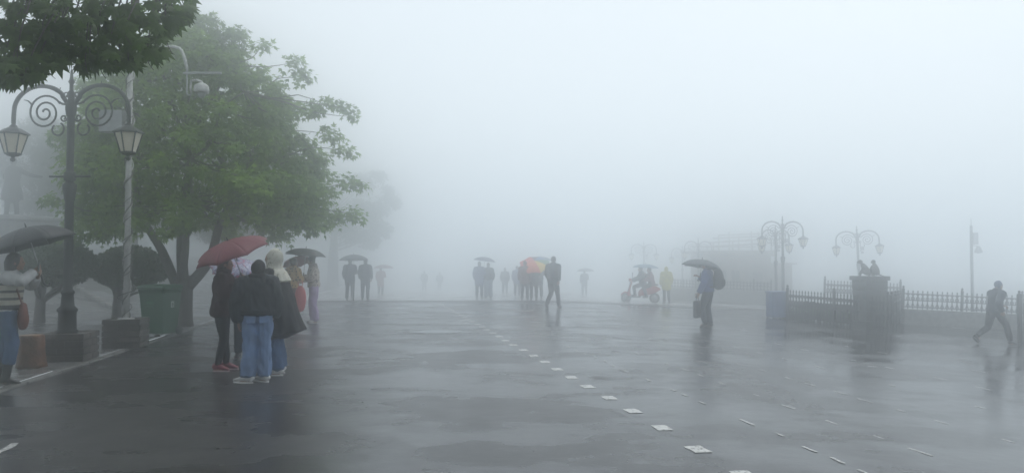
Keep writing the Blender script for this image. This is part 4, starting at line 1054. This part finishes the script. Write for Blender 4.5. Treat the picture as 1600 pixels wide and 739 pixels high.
# --- left person under black umbrella
ro, W = person('person in striped knit vest and jeans raising a hand under black umbrella, left edge', 16, 9.85, 20, 1.70,
    dict(arm_r=((.25, .20, 1.34), (.12, .30, 1.46)), arm_l=((-.22, .20, 1.26), (-.08, .30, 1.38)), leg_r=((.10, .06, .50), (.10, .0, .085), -5), leg_l=((-.09, -.04, .50), (-.10, -.16, .085), 8), hy=10, head=(0, .035, .015), palm_l=(0, -1, .2), palm_r=(0, -1, 0)),
    dict(m=C_WHITE, name='shirt', bulk=.018, hem=-.07, vest=P_STRIPE), dict(m=C_JEAN2, fit='straight', hem=.50), dict(m=S_BLACK, boot=.72), 'bob', vox=.011, group=FRONT)
hz_ = W((-.08, .335, 1.42)); umbrella('black umbrella tilted over the person in striped knit, at left edge', hz_, (-.26, -.10, .95), .56, .25, [U_BLACK], .64, .2)
b = B(); t = empty('phone', W((.11, .35, 1.53)), R(-70), 'small dark phone in hand of person in striped knit', 'phone'); mk('phone_body', bevel(box(b, (0, 0, 0), (.07, .009, .145)), .003), M_BLACKP, t, False)
q = W((.26, -.08, .93)); t = empty('shoulder_bag', W((.06, .17, .72)), R(-60), 'reddish brown shoulder bag hanging in front of person in striped knit', 'bag')
b = B(); tube(b, [(0, 0, .0), (0, 0, .1), (0, 0, .26), (0, 0, .32)], [(.12, .045), (.15, .07), (.14, .05), (.13, .03)], 14, 3, (1, 0, 0)); link('bag_body', remesh(b, .012, 2, .008, 9, 2), t, cloth('rust_bag', (.16, .055, .04)))
b = B(); tube(b, [(-.11, 0, .30), (-.03, -.08, .55), (.02, -.12, .70)], .011, 6, 4); tube(b, [(.11, 0, .30), (.06, -.08, .55), (.02, -.12, .70)], .011, 6, 4); mk('strap', b, cloth('rust_bag', (.16, .055, .04)), t)

# --- front group
ro, W = person('person in dark maroon jacket and slim black trousers holding maroon umbrella', 348, 11.1, 5, 1.66,
    dict(arm_r=((.20, .06, 1.13), (.10, .28, 1.26)), arm_l=((-.20, .10, 1.13), (-.03, .27, 1.34)), leg_r=((.085, .05, .49), (.09, -.03, .085), -4), leg_l=((-.08, .02, .49), (-.09, .05, .085), 6), palm_l=(1, 0, 0)),
    dict(m=C_MARO, bulk=.035, hem=-.10, fold=.02, trim=C_MARO), dict(m=C_BLK2, fit='slim', hem=.97), dict(m=S_RED, sole=S_SOLE), 'bob', vox=.011, group=FRONT)
umbrella('maroon umbrella tilted over the front group of pedestrians', W((-.03, .27, 1.42)), (-.27, -.30, .92), .56, .19, [U_MAROON], .54, .25)
ro, W = person('person seen from behind in charcoal jacket, wide light blue jeans and white shoes', 404, 10.05, 105, 1.60,
    dict(arm_r=((.24, .03, 1.12), (.20, .16, .92)), arm_l=((-.27, .02, 1.13), (-.26, .06, .84)), leg_r=((.095, .02, .50), (.10, .0, .085), 42), leg_l=((-.10, .0, .50), (-.12, -.05, .085), 62), head=(0, .03, .005), hp=-12),
    dict(m=C_CHAR, bulk=.055, hem=.03, fold=.026, trim=C_CHAR2), dict(m=C_JEAN, fit='wide', hem=.93, pockets=1), dict(m=S_WHITE, sole=S_WHITE, big=1.25), 'hood', vox=.011, build=1.08, group=FRONT, hair_mat=C_BLK)
# third: cream scarf and a long black cape
ro, W = person('person in cream patterned head scarf and flaring black cape', 431, 10.75, 170, 1.74,
    dict(arm_r=((.24, .06, 1.18), (.15, .24, 1.12)), arm_l=((-.26, -.06, 1.16), (-.28, .02, .92)), leg_r=((.10, .02, .50), (.12, -.02, .085), -8), leg_l=((-.10, -.02, .50), (-.12, -.10, .085), 6)),
    dict(m=C_BLK, bulk=.02, hem=-.02, name='sweater'), dict(m=C_JEAN2, fit='wide', hem=.93), dict(m=S_WHITE, sole=S_WHITE, big=1.2), 'scarf', vox=.011, group=FRONT, hair_mat=P_SCARF)
b = B(); s_ = 1.74 / 1.7
tube(b, [(0, .02, 1.43), (0, .0, 1.36), (0, -.03, 1.18), (0, -.10, .92), (0, -.16, .66), (0, -.18, .56)], [(.10, .10), (.22, .15), (.26, .18), (.27, .20), (.28, .24), (.28, .25)], 26, 4, (1, 0, 0))
for v in b.verts:
    a = math.atan2(v.co.y + .1, v.co.x); k = max(0, 1.3 - v.co.z); f = 1 + .10 * k * math.sin(9 * a + 1) ; v.co.x *= f; v.co.y = (v.co.y) * f; v.co.z += .22 * max(0, .75 - v.co.z) * math.cos(a + 1.2)
link('cape', remesh(b, .012, 2, .008, 7, 4), ro, C_BLK)
t = empty('tote_bag', W((.16, .16, .40)), R(20), 'black and white striped bag hanging below the black cape', 'bag')
b = B(); tube(b, [(0, 0, .0), (0, 0, .1), (0, 0, .24), (0, 0, .28)], [(.05, .02), (.07, .035), (.065, .025), (.06, .01)], 12, 3, (1, 0, 0)); link('bag_body', remesh(b, .010, 2), t, ramp_mat('striped_bag', 'z', [(0, (.5, .5, .47)), (.012, (.02, .02, .02))] + [(.012 * k, (.5, .5, .47) if k % 2 == 0 else (.02, .02, .02)) for k in range(2, 14)]))
b = B(); tube(b, [(-.05, 0, .27), (-.03, 0, .48), (.0, 0, .56), (.03, 0, .48), (.05, 0, .27)], .006, 6, 3); mk('strap', b, M_BLACKP, t)
# fourth, mostly hidden, under a printed umbrella
ro, W = person('person in tan top mostly hidden behind the front group', 384, 12.4, -80, 1.56,
    dict(arm_r=((.22, .06, 1.14), (.12, .22, 1.25)), arm_l=((-.2, .1, 1.14), (-.12, .25, 1.2))), dict(m=C_TAN, bulk=.02), dict(m=C_DGREY), dict(m=S_BLACK), 'long', vox=.012, group=FRONT, hair_mat=mat('brown_hair', (.10, .055, .025), .45, .3, 50))
umbrella('blue and pink printed umbrella between maroon umbrella and cream head scarf', W((.12, .25, 1.38)), (.15, -.32, .92), .42, .15, [P_CLEAR], .36, .1)

# --- second group, about 20 m away
ro, W = person('person in leopard print top beside the lavender trousers', 457, 19.2, 60, 1.66, dict(arm_r=((.24, .05, 1.12), (.12, .24, 1.18)), arm_l=((-.26, .0, 1.12), (-.26, .06, .86))),
    dict(m=P_LEO, bulk=.03, hem=.0, name='sweater'), dict(m=C_RUST, fit='straight'), dict(m=S_BLACK), 'bun', vox=.013, group=FRONT)
umbrella('black umbrella behind the cream head scarf', W((.12, .28, 1.28)), (.10, -.05, .99), .54, .17, [U_BLACK], .66, .0)
t = empty('red_bag', at(470, 18.6) + Vector((0, 0, .36)), R(10), 'bright red round bag hanging beside the leopard print person', 'bag')
b = B(); tube(b, [(0, 0, .0), (0, 0, .12), (0, 0, .38), (0, 0, .56), (0, 0, .62)], [(.06, .05), (.12, .09), (.14, .10), (.09, .07), (.04, .03)], 14, 4, (1, 0, 0)); link('bag_body', remesh(b, .014, 2, .006, 9, 1), t, mat('red_bag_plastic', (.55, .035, .04), .35, .1, 6))
b = B(); tube(b, [(-.04, 0, .61), (-.05, 0, .72), (.05, 0, .72), (.04, 0, .61)], .008, 6, 3); mk('handle', b, mat('red_bag_plastic', (.55, .035, .04)), t)
ro, W = person('person in patterned cream sweater and lavender trousers holding white papers', 491, 19.6, 195, 1.72, dict(arm_r=((.25, .04, 1.12), (.10, .26, 1.10)), arm_l=((-.25, .04, 1.13), (-.12, .26, 1.14)), hp=-22, head=(0, .05, 0), leg_r=((.11, .03, .5), (.13, .0, .085), -12), leg_l=((-.11, .02, .5), (-.14, -.04, .085), 14)),
    dict(m=P_KNIT, bulk=.04, hem=-.02, name='sweater', fold=.014), dict(m=C_LAV, fit='wide', hem=.98), dict(m=S_WHITE, sole=S_WHITE), 'bun', vox=.013, group=FRONT)
umbrella('red umbrella leaning behind the person in patterned cream sweater', W((.10, .33, 1.18)), (-.30, .22, .9), .40, .15, [U_RED], .52, .3)
t = empty('paper_sheets', W((-.16, .34, 1.06)), R(110), 'white sheets of paper held by the person in lavender trousers', 'paper')
for k in range(3):
    b = B(); n0 = 6; a_ = []; 
    for i in range(n0 + 1):
        f = i / n0; a_.append([b.verts.new((x_, .02 * math.sin(f * 3 + k) + .006 * k, f * .27 - .05)) for x_ in (-.14 + .01 * k, .0, .14 + .006 * k)])
    for i in range(n0):
        for j in range(2): b.faces.new((a_[i][j], a_[i][j + 1], a_[i + 1][j + 1], a_[i + 1][j]))
    o = mk('sheet', b, mat('paper', (.72, .73, .76), .7, .06, 8), t); o.rotation_euler = (R(-12), R(6 * k - 6), 0); sd = o.modifiers.new('t', 'SOLIDIFY'); sd.thickness = .001

# --- pedestrians in the fog
def walk(st, sw=1.0):   # stride pose
    return dict(leg_r=((.09, .16 * st, .50), (.10, .26 * st, .085 + .0), -6), leg_l=((-.09, .04 * st, .49), (-.10, -.30 * st, .13), 6), arm_r=((.25, -.12 * st * sw, 1.14), (.24, -.08 * st * sw, .9)), arm_l=((-.25, .06 * st * sw, 1.12), (-.23, .22 * st * sw, .92)), foot_l=-28 * st)
UP = dict(arm_r=((.23, .06, 1.14), (.12, .24, 1.24)))
def fog_person(label, px, d, face, H, pose, topm, legm, hair='short', bulk=.03, hem=-.05, fit='straight', build=1.05, top_name='jacket', vox=.018, hm=None, shoe=S_BLACK):
    return person(label, px, d, face, H, pose, dict(m=topm, bulk=bulk, hem=hem, name=top_name), dict(m=legm, fit=fit), dict(m=shoe), hair, vox=vox, build=build, group=FAR, fingers=False, hair_mat=hm)
ro, W = fog_person('dim standing person in dark coat under dark umbrella, left of two in fog', 547, 31, 92, 1.72, UP, C_NAVY, C_DGREY, hem=-.16)
umbrella('wide dark umbrella over the dim pair left of the dashed line', W((.10, .27, 1.28)), (-.02, .05, 1), .62, .24, [U_SLATE], .60)
fog_person('dim bareheaded person beside the one under the wide dark umbrella', 571, 31.3, 88, 1.72, {}, C_NAVY, C_NAVY)
ro, W = fog_person('faint person in pinkish coat under umbrella, right of the dim pair', 595, 43, 80, 1.62, UP, C_PINKC, C_GREY, hem=-.35)
umbrella('faint dusty umbrella over the person in pinkish coat', W((.10, .26, 1.26)), (0, 0, 1), .58, .2, [U_ROSE], .55)
fog_person('barely visible person far off, left of two in the middle', 663, 62, 90, 1.7, walk(.6), C_GREY, C_GREY, vox=.024)
fog_person('barely visible person far off, right of two in the middle', 687, 66, 90, 1.66, walk(-.6), C_GREY, C_GREY, vox=.024)
ro, W = fog_person('hazy person in dusty blue coat under navy umbrella', 749, 35, 85, 1.70, UP, C_PBLUE, C_NAVY, hem=-.30)
umbrella('hazy navy umbrella over the pair right of the dashed line', W((.16, .22, 1.30)), (.12, .0, .99), .55, .2, [U_NAVY], .62)
fog_person('hazy person in dark jacket and pale trousers sharing navy umbrella', 763, 35.4, 95, 1.66, {}, C_DGREY, C_PALE, fit='wide')
fog_person('faint person standing far behind, left of rainbow umbrella', 789, 47, 90, 1.66, {}, C_GREY, C_GREY, vox=.024)
fog_person('faint person in dusty coat just left of rainbow umbrella', 808, 41, 85, 1.64, {}, C_PBLUE, C_GREY, hem=-.2)
ro, W = fog_person('hazy person in dark coat under rainbow umbrella, left of two', 820, 31.2, 85, 1.64, {}, C_RUST, C_DGREY, hem=-.2)
ro, W = fog_person('hazy person in dark coat under rainbow umbrella, right of two', 834, 31.6, 95, 1.62, UP, C_DGREY, C_DGREY, hem=-.25)
umbrella('rainbow umbrella with orange and yellow panels', W((.06, .10, 1.18)), (-.05, -.52, .85), .68, .22, [U_GRN, U_SKY, U_NAVY, U_PINK, U_PINK, U_ORANGE, U_ORANGE, U_YEL], .62, 0.05)
ro, W = fog_person('hazy person at the back carrying pale blue umbrella behind rainbow one', 842, 34.5, 90, 1.68, UP, C_GREY, C_GREY)
umbrella('pale blue umbrella behind the rainbow umbrella', W((.10, .26, 1.26)), (0, 0, 1), .55, .18, [U_BLUE], .66)
fog_person('bareheaded person in dark jacket walking away beside the rainbow umbrella', 864, 25.6, 62, 1.74, walk(.95), C_CHAR, C_DGREY, bulk=.03, build=1.08, vox=.015)
ro, W = fog_person('faint person under umbrella, right of the walking person', 913, 48, 90, 1.64, UP, C_GREY, C_GREY)
umbrella('faint grey umbrella right of the walking person', W((.10, .26, 1.26)), (0, 0, 1), .58, .2, [U_SLATE], .55)
fog_person('hazy person in yellow raincoat beside the red scooter', 1041, 35.5, 100, 1.70, {}, C_YEL, C_DGREY, hair='hood', hm=C_YEL, hem=-.28, bulk=.05)

# man with backpack
ro, W = fog_person('person with black backpack and blue sleeve walking under dark umbrella', 1106, 19.7, 150, 1.74, dict(leg_r=((.09, .04, .50), (.10, -.02, .085), -6), leg_l=((-.09, .14, .49), (-.10, .05, .12), 6), arm_r=((.24, .10, 1.15), (.10, .26, 1.28)), arm_l=((-.27, .03, 1.13), (-.28, .16, .88)), foot_l=-20), C_BLUEJ, C_NAVY, hem=-.02, vox=.013, build=1.08, fit='straight')
umbrella('dark slate umbrella over the person with backpack', W((.08, .22, 1.34)), (.14, .05, .98), .52, .20, [U_SLATE], .40)
def backpack(W, face):
    t = empty('backpack', W((0, -.25, .98)), R(face - 90), 'bulky black backpack worn under the dark slate umbrella', 'backpack')
    b = B(); tube(b, [(0, 0, 0), (0, -.01, .06), (0, -.02, .25), (0, 0, .45), (0, .02, .52)], [(.13, .06), (.18, .12), (.19, .13), (.16, .10), (.08, .04)], 16, 4, (1, 0, 0)); link('pack_body', remesh(b, .014, 2, .008, 9, 3), t, cloth('backpack_nylon', (.018, .02, .022), .6))
    b = B(); tube(b, [(0, -.10, .06), (0, -.13, .12), (0, -.13, .22), (0, -.10, .27)], [(.10, .03), (.13, .05), (.13, .05), (.10, .03)], 12, 3, (1, 0, 0)); link('pocket', remesh(b, .014, 2), t, cloth('backpack_nylon', (.018, .02, .022), .6))
    for s in (-1, 1):
        b = B(); tube(b, [(s * .10, .06, .46), (s * .11, .16, .53), (s * .12, .34, .45), (s * .13, .36, .28), (s * .15, .22, .08), (s * .13, .06, .05)], .018, 6, 4); mk('strap', b, cloth('backpack_nylon', (.018, .02, .022), .6), t)
backpack(W, 150)
hw = W((-.28, .20, .83)); t = empty('carry_bag', hw + Vector((0, 0, -.58)), R(60), 'flat black bag hanging from the hand of the backpack carrier', 'bag')
b = B(); box(b, (0, 0, .22), (.38, .12, .44)); bevel(b, .03, 2); mk('bag_body', b, cloth('backpack_nylon', (.018, .02, .022), .6), t)
b = B(); tube(b, [(-.09, 0, .44), (-.06, 0, .58), (.06, 0, .58), (.09, 0, .44)], .011, 6, 4); mk('handle', b, M_BLACKP, t)

# striding person, right
fog_person('person in dark jacket and blue cap striding to the right past the fence', 1552, 18.4, 10, 1.62, dict(pel=(0, 0, .86), che=(0, .05, 1.20), leg_r=((.09, .24, .52), (.10, .36, .085), -4), leg_l=((-.09, -.12, .46), (-.10, -.46, .22), 5), foot_l=-42, arm_r=((.24, -.10, 1.05), (.22, .02, .86)), arm_l=((-.24, .24, 1.02), (-.2, .42, .98)), head=(0, .05, .01)), C_NAVY, C_DGREY, hair='short', hm=cloth('blue_cap_cloth', (.04, .07, .16)), vox=.014)

# ------------------------------------------------------------------ red scooter with riders
def scooter():
    q = at(1000, 33.5); t = empty('scooter', q, R(180 - 8), 'red motor scooter facing left in the fog', 'scooter')
    mr = mat('red_scooter_paint', (.42, .02, .03), .25, .1, 5, coat=.5)
    def wheel(x, nm):
        b = B(); tube(b, [(x + .185 * math.cos(a), 0, .225 + .185 * math.sin(a)) for a in [2 * math.pi * k / 20 for k in range(21)]], .042, 8, 1, cap=False); w_ = mk('wheel', b, M_BLACKP, t)
        b = B(); lathe(b, [(0, -.03), (.13, -.03), (.145, 0), (.13, .03), (0, .03)], seg=16)
        for v in b.verts: v.co = Vector((x + v.co.x, v.co.z, .225 + v.co.y))
        mk('rim', b, M_STEEL, w_)
    wheel(.62, 'f'); wheel(-.62, 'b')
    b = B(); tube(b, [(.50, 0, .33), (.47, 0, .6), (.40, 0, .85), (.36, 0, 1.0)], [(.10, .19), (.05, .22), (.045, .20), (.05, .11)], 14, 4, (1, 0, 0)); link('leg_shield', remesh(b, .014, 2), t, mr)
    b = B(); tube(b, [(.45, 0, .30), (.62, 0, .48), (.80, 0, .40), (.84, 0, .32)], [(.03, .06), (.035, .075), (.03, .07), (.015, .05)], 12, 4, (0, 0, 1)); mk('front_mudguard', b, mr, t)
    b = B(); tube(b, [(-.85, 0, .62), (-.62, 0, .60), (-.3, 0, .55), (-.05, 0, .45), (.05, 0, .32)], [(.05, .08), (.17, .17), (.20, .18), (.15, .16), (.06, .15)], 14, 4, (0, 0, 1)); link('rear_body', remesh(b, .016, 2), t, mr)
    mk('floorboard', bevel(box(B(), (.25, 0, .28), (.52, .36, .05)), .012), M_BLACKP, t, False)
    b = B(); tube(b, [(-.78, 0, .80), (-.5, 0, .82), (-.2, 0, .79), (.02, 0, .76)], [(.03, .10), (.05, .14), (.05, .14), (.03, .10)], 12, 4, (0, 0, 1)); mk('seat', b, M_BLACKP, t)
    b = B(); tube(b, [(.33, -.33, 1.06), (.37, -.16, 1.06), (.38, 0, 1.02), (.37, .16, 1.06), (.33, .33, 1.06)], .02, 8, 3); tube(b, [(.38, 0, 1.02), (.60, 0, .3)], .025, 8, 1); mk('handlebar', b, M_BLACKP, t)
    b = B(); ball(b, (.44, 0, 1.02), (.07, .085, .075), 2); h_ = mk('headlight', b, mr, t); b = B(); ball(b, (.49, 0, 1.02), (.03, .062, .055), 2); mk('lens', b, mat('lamp_glass', (.6, .62, .62), .15, .05), h_)
    for s in (-1, 1):
        b = B(); tube(b, [(.35, s * .24, 1.06), (.33, s * .30, 1.26)], .007, 6, 1); ball(b, (.33, s * .31, 1.30), (.015, .06, .045), 2); mk('mirror', b, M_BLACKP, t)
    b = B(); ball(b, (-.86, 0, .6), (.025, .07, .04), 2); mk('tail_light', b, mat('tail_lens', (.4, .02, .02), .2), t)
    mk('number_plate', box(B(), (-.9, 0, .45), (.01, .2, .12)), M_WHITE, t, False)
    return q
sq = scooter(); dirx = Vector((-math.cos(R(8)), math.sin(R(8)), 0))
SIT = dict(pel=(0, 0, .86), leg_r=((.16, .40, .72), (.17, .36, .38), -4), leg_l=((-.16, .40, .72), (-.17, .36, .38), 4), arm_r=((.25, .22, 1.12), (.28, .48, 1.02)), arm_l=((-.25, .22, 1.12), (-.28, .48, 1.02)), che=(0, .05, 1.20))
person('hazy dark-clad rider sitting at the front of the red scooter', sq + dirx * (-.12), 0, 172, 1.66, SIT, dict(m=C_DGREY, bulk=.05, hem=-.08), dict(m=C_DGREY), dict(m=S_BLACK), 'short', vox=.018, group=FAR, fingers=False)
SIT2 = dict(SIT); SIT2.update(pel=(0, 0, .88), arm_r=((.22, .12, 1.16), (.12, .26, 1.30)), arm_l=((-.25, .16, 1.1), (-.22, .34, 1.05)), leg_r=((.21, .36, .70), (.22, .24, .33), -4), leg_l=((-.21, .36, .70), (-.22, .24, .33), 4))
ro, W = person('hazy rider in dull pink jacket sitting behind on the red scooter', sq + dirx * (-.50), 0, 172, 1.64, SIT2, dict(m=cloth('dull_pink_jacket', (.20, .07, .09)), bulk=.04, hem=-.08), dict(m=C_DGREY), dict(m=S_BLACK), 'short', vox=.018, group=FAR, fingers=False)
umbrella('pale blue umbrella over the red scooter riders', W((.12, .28, 1.34)), (.05, 0, 1), .60, .17, [U_BLUE], .42)

# ------------------------------------------------------------------ statue on pedestal, left background
def statue():
    q = at(17, 30); t = empty('statue', q, R(-14), 'dark bronze standing statue with outstretched arm on tall pale pedestal', 'statue')
    k = 1.38; mbz = mat('dark_bronze', (.035, .042, .040), .4, .3, 6, metal=.4); zb = 2.0
    mp_ = mat('pedestal_stone', (.22, .225, .22), .6, .25, 3, .4, 30)
    z = -.3
    for w, h in ((3.2, .7), (2.8, .45), (2.3, 1.0), (2.6, .18)):
        mk('pedestal_block', bevel(box(B(), (0, 0, z + h / 2), (w, w, h - .004)), .03), mp_, t, False); z += h
    b = B(); S = lambda x, y_, zz: (x * k, y_ * k, z + zz * k)
    tube(b, [S(0, 0, .5), S(0, 0, .8), S(0, 0, 1.0), S(0, .02, 1.25), S(0, .02, 1.40), S(0, .02, 1.48)], [(.33 * k, .26 * k), (.27 * k, .21 * k), (.22 * k, .17 * k), (.26 * k, .18 * k), (.23 * k, .14 * k), (.08 * k, .08 * k)], 14, 4, (1, 0, 0))
    for s in (-1, 1): tube(b, [S(s * .1, 0, .9), S(s * .11, .03 * s, .5), S(s * .13, .06 * s, .08)], [.11 * k, .085 * k, .06 * k], 10, 3); tube(b, [S(s * .13, .06 * s - .05, .04), S(s * .14, .06 * s + .18, .03)], [.06 * k, .045 * k], 8, 2)
    tube(b, [S(.17, .02, 1.38), S(.42, .12, 1.22), S(.66, .22, 1.16)], [.075 * k, .06 * k, .045 * k], 10, 3); tube(b, [S(.66, .22, 1.16), S(.78, .27, 1.15)], [(.05 * k, .03 * k), (.035 * k, .02 * k)], 8, 2)
    tube(b, [S(-.17, .02, 1.38), S(-.27, .0, 1.12), S(-.16, .18, 1.0)], [.075 * k, .06 * k, .05 * k], 10, 3)
    ball(b, S(0, .03, 1.61), (.085 * k, .10 * k, .12 * k), 3); ball(b, S(0, .13, 1.60), (.016 * k, .02 * k, .025 * k), 1)
    link('figure', remesh(b, .022, 2, .01, 6, 2), t, mbz)
    mk('base_slab', bevel(box(B(), (0, .1, z + .02), (1.0, 1.0, .1)), .02), mbz, t, False)
statue()
# pale worn kerb edges on the slope behind the bushes
hill_kerb = empty('ramp_edge', (0, 0, 0), 0, 'pale low stone edging crossing the slope behind the clipped bushes', 'edging')
for i in range(9):
    f = i / 8; a = at(120, 27).lerp(at(185, 22.5), f); a.z = gz(a.x, a.y) + .06
    o = mk('edging_stone', bevel(box(B(), (0, 0, 0), (.66, .16, .18)), .02), M_STONE, hill_kerb, False); o.location = a; o.rotation_euler = (0, 0, math.atan2(at(185, 22.5).y - at(120, 27).y, at(185, 22.5).x - at(120, 27).x))

# ------------------------------------------------------------------ fog
hm_ = bpy.data.materials.new('fog'); hm_.use_nodes = True; n = hm_.node_tree.nodes; n.remove(n['Principled BSDF'])
pv = n.new('ShaderNodeVolumePrincipled'); pv.inputs['Density'].default_value = .044; pv.inputs['Color'].default_value = (.972, .988, 1, 1); pv.inputs['Anisotropy'].default_value = .94
hm_.node_tree.links.new(pv.outputs[0], n['Material Output'].inputs['Volume'])
hz = mk('haze', box(B(), (-5, 65, 1.9), (310, 204, 15.8)), hm_, None, False); hz['kind'] = 'stuff'; hz['label'] = 'pale drifting fog filling the whole square'
